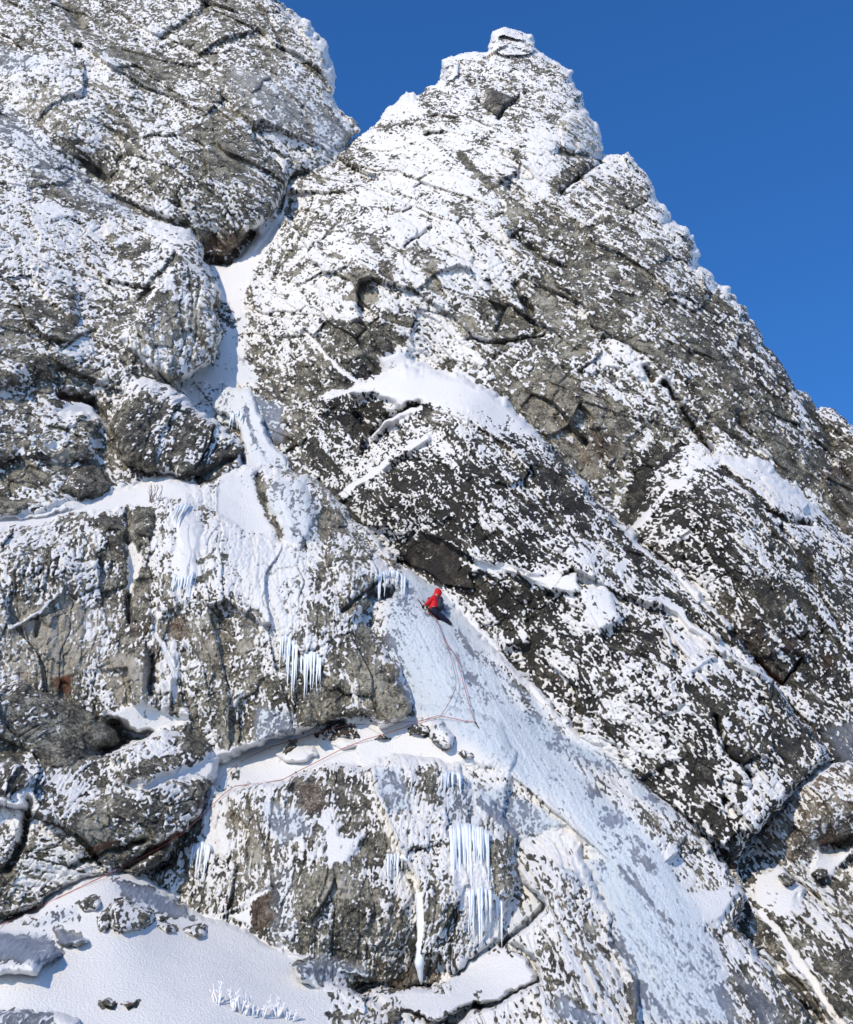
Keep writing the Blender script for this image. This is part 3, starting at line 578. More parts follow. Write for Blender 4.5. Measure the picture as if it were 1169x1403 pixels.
# ---- single blocks and boulders, each a thing of its own
def boulder(label, poly, h, spec='', roll=10, name='boulder', cat='boulder', theta=40, **kw):
    if spec: area(spec, 2.5, *poly)
    mass(name, cat, label, poly, h=h, roll=roll, theta=theta, tuck=.25, wander=.55, **kw)
boulder('pale frosted block jutting over the sky notch on the right of the summit tower', [(764,166),(780,156),(800,152),(812,166),(824,180),(826,204),(812,212),(790,209),(768,206)], 1.3, 'R.62 T.75', 22, 'summit_block', 'rock block', power=.5)
boulder('white frosted cap block on the very top of the summit tower', [(672,68),(674,48),(688,40),(718,44),(726,56),(738,68),(720,76),(690,74)], .35, 'R.75', 12, 'summit_block', 'rock block')
boulder('rimed knob standing on the left shoulder of the summit tower', [(601,108),(603,86),(618,78),(632,82),(628,104),(612,114)], .4, 'R.78', 12, 'summit_block', 'rock block')
boulder('small rock tooth with a frosted top on the skyline where the right ridge turns dark', [(958,372),(974,376),(984,388),(978,400),(962,396)], .8, 'R.6', 8, 'rock_tooth', 'rock')
boulder('dark bare rock wedge below the white cap of the summit tower', [(660,126),(672,114),(692,124),(712,136),(698,148),(684,158),(664,148)], .9, '', 14, 'rock_wedge', 'rock')
boulder('bare olive grey boulder wedged above the left snow ledge', [(82,672),(92,650),(122,626),(132,630),(154,664),(142,676),(106,686)], .7, 'R.07 T.35', 14)
boulder('flat bare grey boulder at the left edge on the snow ledge', [(-80,690),(0,684),(36,686),(40,694),(22,708),(-80,716)], .6, 'R.04 T.45', 10)
boulder('leaning dark rock flake left of the snow filled notch', [(120,712),(146,698),(160,708),(170,722),(172,750),(170,772),(156,756),(140,736)], .7, 'R.12 T.28', 10, 'rock_flake', 'rock')
boulder('upright grey rock flake right of the snow filled notch', [(180,704),(194,692),(204,694),(214,700),(214,720),(206,746),(198,760),(184,744),(176,726)], .8, 'R.08 T.42', 12, 'rock_flake', 'rock')
boulder('dark elongated rock lying on the middle snow ledge behind the lower rope', [(430,1006),(446,996),(468,990),(490,996),(493,1010),(470,1013),(446,1015)], .45, 'R.22 T.2 U.15', 8)
boulder('cream snow covered hump on the snow ledge left of the dark elongated rock', [(376,1036),(386,1022),(404,1018),(430,1018),(440,1034),(420,1046),(396,1046)], .5, 'S.8', 12, 'snow_hump', 'snow hump', rough=.4)
boulder('small dark rock half buried beside the cream snow hump', [(382,1024),(392,1014),(402,1014),(404,1024),(390,1032)], .3, 'R.2', 6)
boulder('small snowy hump between two rope strands on the ledge', [(452,1020),(466,1008),(484,1012),(490,1022),(470,1032)], .35, 'S.7', 8, 'snow_hump', 'snow hump', rough=.4)
boulder('flat dark stone touching the rope on the snow ledge', [(510,1012),(518,1004),(530,1006),(536,1012),(522,1016)], .25, 'R.1 T.2', 5)
boulder('snow plastered boulder at the right end of the ledge just under the rope bend', [(586,1002),(594,986),(606,982),(612,992),(622,1006),(620,1022),(606,1026),(588,1014)], .7, 'R.72', 10)
boulder('low dark rock touching the left side of the snow plastered boulder', [(558,1000),(566,992),(584,994),(588,1002),(574,1008),(560,1006)], .4, 'R.3 T.3', 7)
boulder('little dark stone with a snow cap on the right of the ledge', [(624,1030),(636,1026),(648,1036),(648,1042),(634,1040)], .3, 'R.45', 5)
boulder('little dark stone on the left end of the ledge near the thin rope', [(314,1058),(322,1050),(330,1054),(328,1062),(318,1062)], .25, 'R.3', 5)
boulder('big speckled boulder showing through the snowfield below its peak', [(150,1248),(158,1236),(172,1232),(196,1240),(212,1252),(210,1266),(194,1276),(168,1280),(152,1268)], .55, 'R.5 T.4', 12)
boulder('dark round rock in the snowfield left of the big speckled boulder', [(108,1240),(120,1230),(134,1226),(140,1238),(132,1250),(116,1252)], .4, 'R.3 T.4', 8)
boulder('upright mottled rock joining the left side of the big speckled boulder', [(134,1262),(140,1250),(150,1250),(154,1264),(146,1276),(136,1274)], .35, 'R.35', 7)
boulder('frosted rock lying furthest right in the snowfield cluster', [(252,1280),(258,1268),(272,1264),(284,1272),(284,1286),(270,1290)], .4, 'R.45 T.4', 8)
boulder('small mottled rock in the snowfield between the big boulder and the frosted rock', [(214,1272),(224,1264),(238,1270),(240,1280),(224,1282)], .3, 'R.45', 6)
boulder('tiny dark stone in the snowfield right above the big speckled boulder', [(212,1256),(220,1252),(226,1258),(222,1264),(214,1262)], .2, 'R.35', 4)
boulder('brown pointed rock poking from the snowfield left of the cluster', [(74,1272),(84,1268),(96,1280),(128,1286),(110,1298),(90,1298),(80,1286)], .5, 'R.25 T.45 U.15', 9)
boulder('dark glazed outcrop with a cream snow skirt at the left edge of the snowfield', [(-80,1282),(0,1276),(40,1280),(58,1290),(80,1296),(86,1312),(60,1320),(50,1334),(0,1340),(-80,1340)], .9, '', 18, 'rock_outcrop', 'rock outcrop')
boulder('dark glazed outcrop cut off by the bottom left corner', [(-80,1392),(0,1384),(40,1380),(72,1386),(110,1394),(120,1460),(-80,1460)], .7, '', 14, 'rock_outcrop', 'rock outcrop')
boulder('small bare stone near the bottom of the snowfield', [(140,1370),(150,1366),(160,1372),(156,1380),(144,1378)], .2, 'R.1 T.5', 4)
boulder('small rusty stone near the bottom of the snowfield', [(164,1374),(176,1368),(188,1366),(182,1376),(170,1380)], .2, 'R.15 T.6 U.4', 4)
boulder('rimed mound at the right edge of the snowfield', [(396,1326),(420,1314),(450,1314),(480,1322),(508,1334),(510,1346),(476,1366),(440,1360),(410,1346)], .6, '', 14, 'rock_outcrop', 'rock outcrop')
boulder('rime streaked mound in front of the snow bowl at the bottom', [(484,1368),(500,1352),(524,1348),(544,1360),(552,1384),(546,1420),(490,1420)], .6, 'R.55', 14, 'rock_outcrop', 'rock outcrop')
boulder('dark rock in the upper snow patch at the lower right', [(1062,1198),(1072,1194),(1084,1200),(1094,1206),(1082,1214),(1068,1210)], .4, 'R.05 T.28', 6)
boulder('small dark rock standing in the right snow gully at the lower right edge', [(1112,1196),(1120,1188),(1132,1188),(1134,1200),(1122,1204)], .3, 'R.15 T.3', 5)
boulder('small rime crusted rock just right of the climber pack', [(606,832),(612,828),(618,838),(618,846),(610,842)], .2, 'R.3', 4)
# ------------------------------------------------------------------ carve each mass and make its mesh
POS = np.zeros((NY, NX, 3), f32)     # where the finished surface lies, per sight line
NRM = np.zeros((NY, NX, 3), f32)

def ranked(p):
    smp = np.sort(p[:: max(1, len(p) // 20000)])
    return np.interp(p, smp, np.linspace(0, 1, len(smp))).astype(f32)

def detail(x, y, z, nx, ny, nz, r, sn, ic, th, k, cw):
    """relief in metres and rime pattern for points of one mass; th = strata dip, k = size factor"""
    ct, st = math.cos(th), math.sin(th)
    # the beds dip into the mountain: the noise axes are tilted 30 degrees
    y, z = y * FWD[1] + z * FWD[2], y * UPV[1] + z * UPV[2]
    x = x.astype(f32); y = y.astype(f32); z = z.astype(f32)
    wx = 0.18 * noise3(x / 1.9, y / 1.9, z / 1.9, 31); wz = 0.18 * noise3(x / 1.9, y / 1.9, z / 1.9, 33)
    a = ((x + wx) * ct - (z + wz) * st) / k
    b = ((x + wx) * st + (z + wz) * ct) / k
    c = y / k
    g = .13 * noise3(a / 3.0, b / 3.0, c / 5.0, 24); g2 = .2 * noise3(a / .8, b / .8, c / 2, 25)
    f0, e0, c0 = facets(a / 7.5 + g, b / 3.6 + g + c * .05, 2, 1.3)
    f1, e1, c1 = facets(a / 2.9 + g + c * .03, b / 1.35 + 1.4 * g + c * .08, 3, 1.3)
    f2, e2, c2 = facets(a / 1.05 + g2 + c * .05, b / .46 + g2 + c * .1, 5, 1.3)
    f3, e3, c3 = facets(a / .36 + g2, b / .19 + g2 + c * .2, 6, 1.2)
    n1 = noise3(a / 1.1, b / .42, c / 2.0, 8)
    n2 = noise3(a / .5, b / .19, c / .9, 9)
    n3 = noise3(a / .2, b / .11, c / .4, 10)
    ln = noise3(a / 4.5 + .3 * n1, b / .62 + .25 * n1, c / 7, 17)
    line = np.exp(-(ln / .07) ** 2)
    ln2 = noise3(a / .75 + .3 * n1, b / 3.2 + .25 * n1, c / 7, 18)
    line2 = np.exp(-(ln2 / .05) ** 2)
    crackle = np.exp(-(e1 / .04) ** 2) * .13 * smooth01(c1 * 2 + .5) + np.exp(-(e2 / .06) ** 2) * .06
    rock = (1.15 * f0 + .55 * f1 + .20 * f2 + .075 * f3 + .06 * n1 + .04 * n2 + .03 * n3 - crackle - .06 * line - .05 * line2) * k
    soft = (.22 * noise3(x / 3.1, y / 3.1, z / 3.1, 40) + .05 * noise3(x / .8, y / .8, z / .8, 41)) * k
    # rime: feathers along and across the strata
    h0 = noise3(a / 1.0, b / .75, c / 1.6, 20); h1 = noise3(a / .5, b / .36, c / .9, 21)
    h2 = noise3(a / .22, b / .13, c / .5, 12); h3 = noise3(a / .11, b / .07, c / .3, 13)
    q1 = noise3(a / .32 + .5 * h1, b / .18 + .5 * h1, c / 1.0, 19)
    q2 = h3
    q3 = noise3(x / (.085 * k), y / (.3 * k), z / (.07 * k), 14)
    veins = 1 - np.abs(q1) * 2.4
    veins2 = 1 - np.abs(noise3(a / .17 + .4 * h2, b / .11 + .4 * h2, c / .5, 23)) * 2.4
    drip = noise3(a / 1.7 + .3 * h0, b / .17 + .25 * h1, c / 2, 61) + .6 * noise3(a / .8, b / .07, c / 1, 62)
    low = noise3(x / 1.3, y / 2.3, z / 1.3, 15)
    up = nz
    pat = .22 * h0 + .32 * h1 + .50 * h2 + .62 * h3 + .42 * veins + .36 * veins2 + .50 * q3 + .15 * up + .2 * low \
        + cw * (.50 * c0 + .62 * c1 + .50 * c2) + .36 * c3 - .5 * line - .3 * line2 - .3 * np.exp(-(e1 / .05) ** 2) + .3 * np.exp(-((e2 - .12) / .08) ** 2)
    return rock, soft, pat, drip, q3, n2, n3

def build_mass(i, L, material, ground_front):
    s = L['s']; d = L['d']
    keep = d < 0
    hid = np.zeros(d.shape, bool)
    j0, i0 = s[0].start, s[1].start
    for M in LAYERS[i + 1:]:
        t = M['s']
        a0, a1 = max(s[0].start, t[0].start), min(s[0].stop, t[0].stop)
        b0, b1 = max(s[1].start, t[1].start), min(s[1].stop, t[1].stop)
        if a1 <= a0 or b1 <= b0: continue
        lim = -26 if M['d'].size > 40000 else -12
        hid[a0 - j0:a1 - j0, b0 - i0:b1 - i0] |= M['d'][a0 - t[0].start:a1 - t[0].start, b0 - t[1].start:b1 - t[1].start] < lim
    keep &= ~hid
    if keep.sum() < 9: return []
    x, y, z = unproject(U[s], V[s], L['D'])
    P = np.stack([x, y, z], -1).astype(f32)
    gu = np.gradient(P, axis=1); gv = np.gradient(P, axis=0)
    n = np.cross(gv, gu)
    n /= np.linalg.norm(n, axis=-1, keepdims=True) + 1e-9
    toc = CAM.astype(f32) - P
    flip = np.sign((n * toc).sum(-1, keepdims=True)); n *= np.where(flip == 0, 1, flip)
    idx = np.flatnonzero(keep.ravel())
    p = P.reshape(-1, 3)[idx]; nn = n.reshape(-1, 3)[idx]
    # near a rolled edge push out less far along the (grazing) normal
    dd = d.ravel()[idx]
    get = lambda A: A[s].ravel()[idx]
    r, sn, ic, ru, to, rel = get(R), get(S), get(ICE), get(RUST), get(T), get(RELIEF)
    med = float(np.median(L['D'].ravel()[idx])); k = min(1.5, max(.75, med / 46.0))
    r = np.where(r < .35, r * (.35 + 1.26 * r), np.where(r < .93, .79 * r + .02 * (r > .4), r - (1 - r) * 1.7))
    r = np.clip(r + L['edge'] * np.exp(-(dd / 9.0) ** 2) * np.clip(r * 2 - .25, 0, 1), 0, 1.15)
    if L['rough'] > .25: r = np.minimum(r, .985 if L['rough'] > .6 else .996)
    rock, soft, pat, drip, q3, n2, n3 = par(lambda *a: detail(*a, math.radians(L['theta']), k, L['cells']),
        [p[:, 0], p[:, 1], p[:, 2], nn[:, 0], nn[:, 1], nn[:, 2], r, sn, ic], 8)
    rank = ranked(pat)
    w = (.15 + .09 * noise2(p[:, 0] / 2.3, p[:, 2] / 2.3, 51)) * (.35 + .65 * np.minimum(1, r / .45)) + .25 * ic
    white = smooth01((rank - (1 - r)) / (2 * w) + .5)
    if L['rough'] <= .25: white = np.maximum(white, smooth01((r - .97) / .03))
    amp = L['rough'] * (1 - .985 * sn) * (1 - .88 * ic)
    calm = .35 + .65 * smooth01(-dd / 16.0)
    disp = rock * amp * calm + soft * np.maximum(sn, ic) * .8 + rel
    white = white * (1 - .30 * ic * smooth01(.5 + .75 * drip))
    soft = soft + ic * .10 * drip * k
    disp += (1 - sn) * .05 * (rank - .5) * k
    disp += ic * (.035 * drip + .02 * q3) + calm * white * (1 - sn) * (.022 + .022 * q3 + .015 * n3) * k
    tocam = CAM.astype(f32) - p; tocam /= np.linalg.norm(tocam, axis=-1, keepdims=True)
    p2 = p + (.85 * tocam + .15 * nn) * disp[:, None]
    js, is_ = np.unravel_index(idx, d.shape)
    vis = ~np.zeros(len(idx), bool)
    POS[js + j0, is_ + i0] = p2; NRM[js + j0, is_ + i0] = nn
    # faces
    num = np.full(d.shape, -1, np.int32); num.ravel()[idx] = np.arange(len(idx), dtype=np.int32)
    A, B, C_, D_ = num[:-1, :-1], num[:-1, 1:], num[1:, 1:], num[1:, :-1]
    ok = (A >= 0) & (B >= 0) & (C_ >= 0) & (D_ >= 0)
    quads = np.stack([D_[ok], C_[ok], B[ok], A[ok]], -1)
    col = np.stack([white, ic, ru, np.clip(to + L['tone'], 0, 1)], -1).astype(f32)
    sel = [(L['name'], L['cat'], L['label'], quads)]
    if L['parts']:
        uu = U[s].ravel()[idx]; vv = V[s].ravel()[idx]; wu = WU[s].ravel()[idx]; wv = WV[s].ravel()[idx]
        rest = np.ones(len(quads), bool); sel = []
        for nm, ct, lb, poly in L['parts']:
            ins = sdf_poly(uu + wu, vv + wv, poly) < 0
            m = ins[quads[:, 0]] & rest
            sel.append((nm, ct, lb, quads[m])); rest &= ~m
        sel.append((L['name'], L['cat'], L['label'], quads[rest]))
    out = []
    for nm, ct, lb, q in sel:
        used = np.unique(q); mp = np.zeros(len(p2), np.int32); mp[used] = np.arange(len(used))
        o = grid_object(nm, p2[used], mp[q], col[used], material)
        tag(o, lb, ct, L['group'], L['kind'])
        out.append(o)
    return out

def tag(o, label=None, cat=None, group=None, kind=None):
    if label: o['label'] = label
    if cat: o['category'] = cat
    if group: o['group'] = group
    if kind: o['kind'] = kind
    return o

def grid_object(name, verts, quads, col, material):
    me = bpy.data.meshes.new(name)
    me.vertices.add(len(verts)); me.vertices.foreach_set('co', verts.astype(f32).ravel())
    me.loops.add(quads.size); me.loops.foreach_set('vertex_index', quads.astype(np.int32).ravel())
    me.polygons.add(len(quads))
    me.polygons.foreach_set('loop_start', np.arange(0, quads.size, 4, dtype=np.int32))
    me.polygons.foreach_set('use_smooth', np.ones(len(quads), bool))
    me.update(calc_edges=True)
    at = me.attributes.new('cover', 'FLOAT_COLOR', 'POINT')
    at.data.foreach_set('color', col.ravel())
    me.materials.append(material)
    o = bpy.data.objects.new(name, me); COL.objects.link(o)
    return o

# ------------------------------------------------------------------ materials
def nt(name):
    m = bpy.data.materials.new(name); m.use_nodes = True
    return m, m.node_tree, m.node_tree.nodes['Principled BSDF']

def rimed_rock():
    m, t, b = nt('rimed rock')
    N, Lk = t.nodes.new, t.links.new
    def math_(op, a, bb=None, clamp=False):
        n = N('ShaderNodeMath'); n.operation = op; n.use_clamp = clamp
        for i, v in enumerate((a, bb)):
            if v is None: continue
            if isinstance(v, (int, float)): n.inputs[i].default_value = v
            else: Lk(v, n.inputs[i])
        return n.outputs[0]
    def mix(f, a, bb):
        n = N('ShaderNodeMix'); n.data_type = 'RGBA'
        if isinstance(f, (int, float)): n.inputs[0].default_value = f
        else: Lk(f, n.inputs[0])
        for i, v in ((6, a), (7, bb)):
            if isinstance(v, tuple): n.inputs[i].default_value = (*v, 1)
            else: Lk(v, n.inputs[i])
        return n.outputs[2]
    def noise(scale, det=4, rough=.6):
        n = N('ShaderNodeTexNoise'); n.inputs['Scale'].default_value = scale; n.inputs['Detail'].default_value = det
        n.inputs['Roughness'].default_value = rough; Lk(tc, n.inputs['Vector']); return n.outputs['Fac']
    tc = N('ShaderNodeTexCoord').outputs['Object']
    at = N('ShaderNodeAttribute'); at.attribute_name = 'cover'
    sp = N('ShaderNodeSeparateColor'); Lk(at.outputs['Color'], sp.inputs[0])
    white, ice, rust = sp.outputs[0], sp.outputs[1], sp.outputs[2]; tone = at.outputs['Alpha']
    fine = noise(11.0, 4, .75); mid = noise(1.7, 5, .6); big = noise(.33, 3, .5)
    # rock: dark schist to pale lichen grey; fine dark specks paint in pit shade
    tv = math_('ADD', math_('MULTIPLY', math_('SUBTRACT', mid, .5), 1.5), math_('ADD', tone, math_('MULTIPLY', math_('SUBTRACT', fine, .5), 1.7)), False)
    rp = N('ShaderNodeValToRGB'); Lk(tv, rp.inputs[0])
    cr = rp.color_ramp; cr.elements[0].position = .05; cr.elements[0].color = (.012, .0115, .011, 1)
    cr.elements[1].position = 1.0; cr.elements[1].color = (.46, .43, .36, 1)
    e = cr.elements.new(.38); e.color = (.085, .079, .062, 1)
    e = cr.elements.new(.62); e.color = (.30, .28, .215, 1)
    rock = mix(math_('MULTIPLY', math_('SUBTRACT', big, .42), 1.6, True), rp.outputs[0], mix(.35, rp.outputs[0], (.11, .1, .055)))
    rusty = mix(math_('ADD', math_('MULTIPLY', mid, .6), .2, True), (.2, .07, .025), (.1, .03, .012))
    rock = mix(math_('MULTIPLY', rust, math_('ADD', math_('MULTIPLY', fine, .8), .3), True), rock, rusty)
    glaze = mix(mid, (.19, .225, .30), (.30, .345, .43))  # grey-blue ice; also colours the painted shade on the couloir flank
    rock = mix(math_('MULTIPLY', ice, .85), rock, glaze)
    snow = mix(math_('MULTIPLY', ice, .75), (.80, .79, .76), (.50, .60, .67))
    warm = math_('MULTIPLY', math_('SUBTRACT', big, .58), 2.2, True)
    snow = mix(math_('MULTIPLY', warm, .25), snow, (.88, .82, .74))
    wf = math_('ADD', white, math_('MULTIPLY', math_('SUBTRACT', fine, .5), .75))
    wr = N('ShaderNodeMapRange'); wr.interpolation_type = 'SMOOTHSTEP'; Lk(wf, wr.inputs[0]); wr.inputs[1].default_value = .22; wr.inputs[2].default_value = .74
    colr = mix(wr.outputs[0], rock, snow)
    Lk(colr, b.inputs['Base Color'])
    ro = N('ShaderNodeMapRange'); Lk(ice, ro.inputs[0]); ro.inputs[3].default_value = .8; ro.inputs[4].default_value = .28
    Lk(ro.outputs[0], b.inputs['Roughness']); b.inputs['Specular IOR Level'].default_value = .4
    bp = N('ShaderNodeBump'); bp.inputs['Strength'].default_value = .8; bp.inputs['Distance'].default_value = .09
    Lk(math_('ADD', noise(17.0, 4, .75), math_('MULTIPLY', mid, .5)), bp.inputs['Height']); Lk(bp.outputs[0], b.inputs['Normal'])
    return m

def plain(name, col, rough=.7, spec=.3, var=.25, scale=30.0, bump=.0):
    m, t, b = nt(name); N, Lk = t.nodes.new, t.links.new
    tc = N('ShaderNodeTexCoord').outputs['Object']
    n = N('ShaderNodeTexNoise'); n.inputs['Scale'].default_value = scale; n.inputs['Detail'].default_value = 3; Lk(tc, n.inputs['Vector'])
    mx = N('ShaderNodeMix'); mx.data_type = 'RGBA'; Lk(n.outputs['Fac'], mx.inputs[0])
    mx.inputs[6].default_value = (*[c * (1 - var) for c in col], 1); mx.inputs[7].default_value = (*[min(1, c * (1 + var)) for c in col], 1)
    Lk(mx.outputs[2], b.inputs['Base Color']); b.inputs['Roughness'].default_value = rough; b.inputs['Specular IOR Level'].default_value = spec
    if bump:
        bp = N('ShaderNodeBump'); bp.inputs['Strength'].default_value = .6; bp.inputs['Distance'].default_value = bump
        Lk(n.outputs['Fac'], bp.inputs['Height']); Lk(bp.outputs[0], b.inputs['Normal'])
    return m

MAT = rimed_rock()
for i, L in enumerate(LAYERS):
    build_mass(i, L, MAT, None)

def at(u, v, lift=0.0, toward=0.0):
    """the point of the finished surface on the sight line through (u, v), lifted off along the normal"""
    i = int(min(NX - 1, max(0, round((u - U0) / STEP)))); j = int(min(NY - 1, max(0, round((v - V0) / STEP))))
    w = 2
    p = POS[max(0, j - w):j + w + 1, max(0, i - w):i + w + 1].reshape(-1, 3); n = NRM[max(0, j - w):j + w + 1, max(0, i - w):i + w + 1].reshape(-1, 3)
    g = np.abs(p).sum(1) > 0
    p = p[g].mean(0); n = n[g].mean(0); n /= np.linalg.norm(n) + 1e-9
    d = float((p - CAM) @ FWD)
    q = np.array(unproject(u, v, d)) + n * lift
    c = CAM - q; c /= np.linalg.norm(c)
    return Vector(q + c * toward)
# ------------------------------------------------------------------ icicles, tufts, climber, ropes
M_ICE = plain('icicle ice', (.70, .745, .775), .4, .4, .15, 6.0, .02)
M_RIME = plain('rime', (.80, .80, .80), .8, .2, .08, 20.0)
M_TWIG = plain('frosted twig', (.22, .19, .16), .9, .1, .4, 20.0)

def px(v):
    """metres covered by one picture unit at sight line row v of the face"""
    return float(base_depth(np.float64(0), np.float64(v))) / FOC

def bm_object(name, bm, mats, parent=None, smooth=True):
    me = bpy.data.meshes.new(name); bm.to_mesh(me); bm.free()
    for m in (mats if isinstance(mats, (list, tuple)) else [mats]): me.materials.append(m)
    if smooth: me.polygons.foreach_set('use_smooth', np.ones(len(me.polygons), bool))
    o = bpy.data.objects.new(name, me); COL.objects.link(o)
    if parent: o.parent = parent; o.matrix_parent_inverse = parent.matrix_world.inverted()
    return o

def empty(name, loc, label, cat, group=None):
    o = bpy.data.objects.new(name, None); COL.objects.link(o); o.location = loc; o.empty_display_size = .1
    bpy.context.view_layer.update()
    return tag(o, label, cat, group)

def tube(bm, pts, rad, seg=7, cap=True, mat=0):
    """a tube through pts with a radius per point"""
    rings = []; n = len(pts)
    if not isinstance(rad, (list, tuple)): rad = [rad] * n
    prev = None
    for i, p in enumerate(pts):
        t = (pts[min(n - 1, i + 1)] - pts[max(0, i - 1)]).normalized()
        u = t.orthogonal().normalized() if prev is None else (prev - t * prev.dot(t)).normalized()
        prev = u; w = t.cross(u)
        rings.append([bm.verts.new(p + (u * math.cos(2 * math.pi * k / seg) + w * math.sin(2 * math.pi * k / seg)) * rad[i]) for k in range(seg)])
    for a, b in zip(rings[:-1], rings[1:]):
        for k in range(seg):
            f = bm.faces.new((a[k], a[(k + 1) % seg], b[(k + 1) % seg], b[k])); f.material_index = mat
    if cap:
        for r, rev in ((rings[0], True), (rings[-1], False)):
            f = bm.faces.new(r[::-1] if rev else r); f.material_index = mat

def icicle(parent, u, v, length, r0):
    """a hanging icicle; u, v is where it grows from, length in metres"""
    top = at(u, v, .02, .10); bm = bmesh.new(); pts = []; rad = []; n = 9
    jx, jy = random.uniform(-.03, .03), random.uniform(-.03, .03)
    lean = at(u, v + length / px(v) * .8, .02, .08)
    for i in range(n):
        t = i / (n - 1)
        y = top.y + (min(lean.y, top.y + .0) - top.y) * t
        pts.append(Vector((top.x + jx * t + random.uniform(-.008, .008), y + jy * t - .03 * math.sin(3 * t), top.z + .12 - (length + .12) * t)))
        rad.append(max(.004, r0 * (1 - t) ** .75 * random.uniform(.85, 1.15)))
    tube(bm, pts, rad, 8)
    return bm_object('icicle', bm, M_ICE, parent)

def curtain(label, row, lmin, lmax, n, r=(.03, .07)):
    """a curtain of icicles frozen to one lip; row = picture polyline of the lip, lengths in picture units"""
    c = row[len(row) // 2]
    root = empty('icicle_curtain', at(*c), label, 'icicles', 'icicle curtains')
    tot = [0.0]
    for p, q in zip(row[:-1], row[1:]): tot.append(tot[-1] + math.hypot(q[0] - p[0], q[1] - p[1]))
    n = int(n * 1.8)
    for i in range(n):
        s = tot[-1] * min(.999, max(0, (i + random.uniform(-.6, 1.6)) / n))
        k = max(j for j in range(len(tot) - 1) if tot[j] <= s); f = (s - tot[k]) / (tot[k + 1] - tot[k])
        u = row[k][0] + (row[k + 1][0] - row[k][0]) * f; v = row[k][1] + (row[k + 1][1] - row[k][1]) * f
        L = lmin * .6 + (lmax * 1.1 - lmin * .6) * random.random() ** 1.7
        icicle(root, u, v, L * px(v) * 1.08, random.uniform(*r) * (.45 + .55 * L / lmax))
    lip = [at(u + random.uniform(-2, 2), v - 2 + random.uniform(-1.5, 1.5), .0, .03) for (u, v) in [(row[j][0] + (row[j + 1][0] - row[j][0]) * q / 4, row[j][1] + (row[j + 1][1] - row[j][1]) * q / 4) for j in range(len(row) - 1) for q in range(4)] + [row[-1]]]
    bm = bmesh.new(); tube(bm, lip, [random.uniform(.05, .09) for _ in lip], 8); bm_object('ice_lip', bm, M_ICE, root)
    return root

curtain('icicle curtain on the overhanging lip just left of the red climber', [(518,792),(530,786),(545,788),(556,796)], 14, 38, 12)
curtain('broad icicle curtain pouring over the lowest cliff beside the snow bowl', [(616,1140),(630,1136),(650,1138),(668,1146)], 60, 125, 20, (.04,.09))
curtain('lower icicle curtain reaching down to the snow bowl', [(640,1228),(660,1222),(680,1232),(688,1240)], 35, 62, 12, (.03,.07))
curtain('long icicle curtain in the middle of the snow plastered left cliff', [(384,880),(392,876),(402,884),(408,890)], 34, 70, 8)
curtain('icicle fringe on the dark wet rock above the middle snow ledge', [(410,905),(422,898),(434,900),(442,910)], 24, 52, 8)
curtain('icicle fringe under the snow runnel of the left cliff', [(236,790),(246,796),(258,796),(266,788)], 20, 48, 8)
curtain('short icicles at the foot of the upper frozen waterfall', [(318,572),(326,566),(334,572)], 14, 26, 6)
curtain('short icicles on the dark hump at the right end of the middle ledge', [(604,1066),(618,1062),(632,1068)], 12, 26, 8)
curtain('row of short icicles under the shelf in the lowest cliff', [(530,1178),(545,1176),(560,1180)], 12, 40, 9, (.02,.045))
curtain('icicles above the peak of the snowfield', [(262,1168),(276,1160),(290,1166)], 18, 42, 8)
curtain('icicles on the upper snow runnel below the left snow ledge', [(240,700),(252,696),(262,694)], 22, 42, 7)

def ice_pillar(label, pts, r0):
    bm = bmesh.new(); P = [at(u, v, .05, .06) for u, v in pts]; Q = []
    for a, b in zip(P[:-1], P[1:]):
        for k in range(5): Q.append(a.lerp(b, k / 5))
    Q.append(P[-1]); n = len(Q)
    R_ = [r0 * (1.15 if i / n < .2 else 1) * (1 - .85 * (i / (n - 1)) ** 4) * random.uniform(.82, 1.15) for i in range(n)]
    tube(bm, Q, R_, 10)
    o = bm_object('ice_pillar', bm, M_ICE); tag(o, label, 'ice pillar')
ice_pillar('single slender white ice pillar on the lowest cliff above the snow bowl', [(577,1226),(579,1255),(578,1290),(574,1318),(577,1346)], .15)

def tuft(label, u, v, n, hgt, spread, mat, name='frosted_tuft', cat='plant', fuzz=True):
    bm = bmesh.new(); s = px(v); o0 = at(u, v, .01)
    for i in range(n):
        b = o0 + Vector((random.uniform(-1, 1) * spread * s * .5, random.uniform(-.05, .05), -.04))
        h = hgt * s * random.uniform(.5, 1.1); lean = Vector((random.uniform(-.5, .5), random.uniform(-.4, .1), 1)).normalized()
        pts = [b + lean * h * t + Vector((random.uniform(-.02, .02), 0, 0)) for t in (0, .35, .7, 1)]
        r = .016 if fuzz else .008
        tube(bm, pts, [r * 1.2, r * 1.3, r, r * .4], 5)
        for k in range(4 if fuzz else 2):
            q = pts[1].lerp(pts[3], random.random()); d = (lean + Vector((random.uniform(-1, 1), random.uniform(-.5, .5), random.uniform(-.1, .5)))).normalized()
            tube(bm, [q, q + d * h * .15, q + d * h * .3], [r * .9, r * .9, r * .3], 5)
    o = bm_object(name, bm, mat); tag(o, label, cat)
T_ = ['rime covered grass tuft furthest left on the bottom of the snowfield', 'tall two stemmed rime covered tuft on the snowfield', 'thick rime covered tuft in the middle of the row on the snowfield',
      'low rime covered tuft right of the thick one', 'rime covered tuft near the right end of the row', 'small rime covered tuft furthest right by the mound']
for lb, (u, v, n, h, sp) in zip(T_, ((298,1375,4,26,8), (322,1384,9,22,18), (338,1390,12,20,20), (356,1392,9,16,16), (377,1392,9,22,14), (400,1398,7,14,16))):
    tuft(lb, u, v, n, h, sp, M_RIME)
tuft('small bare twiggy bush growing out of the left snow ledge', 214, 688, 16, 24, 18, M_TWIG, 'twiggy_bush', 'bush', False)
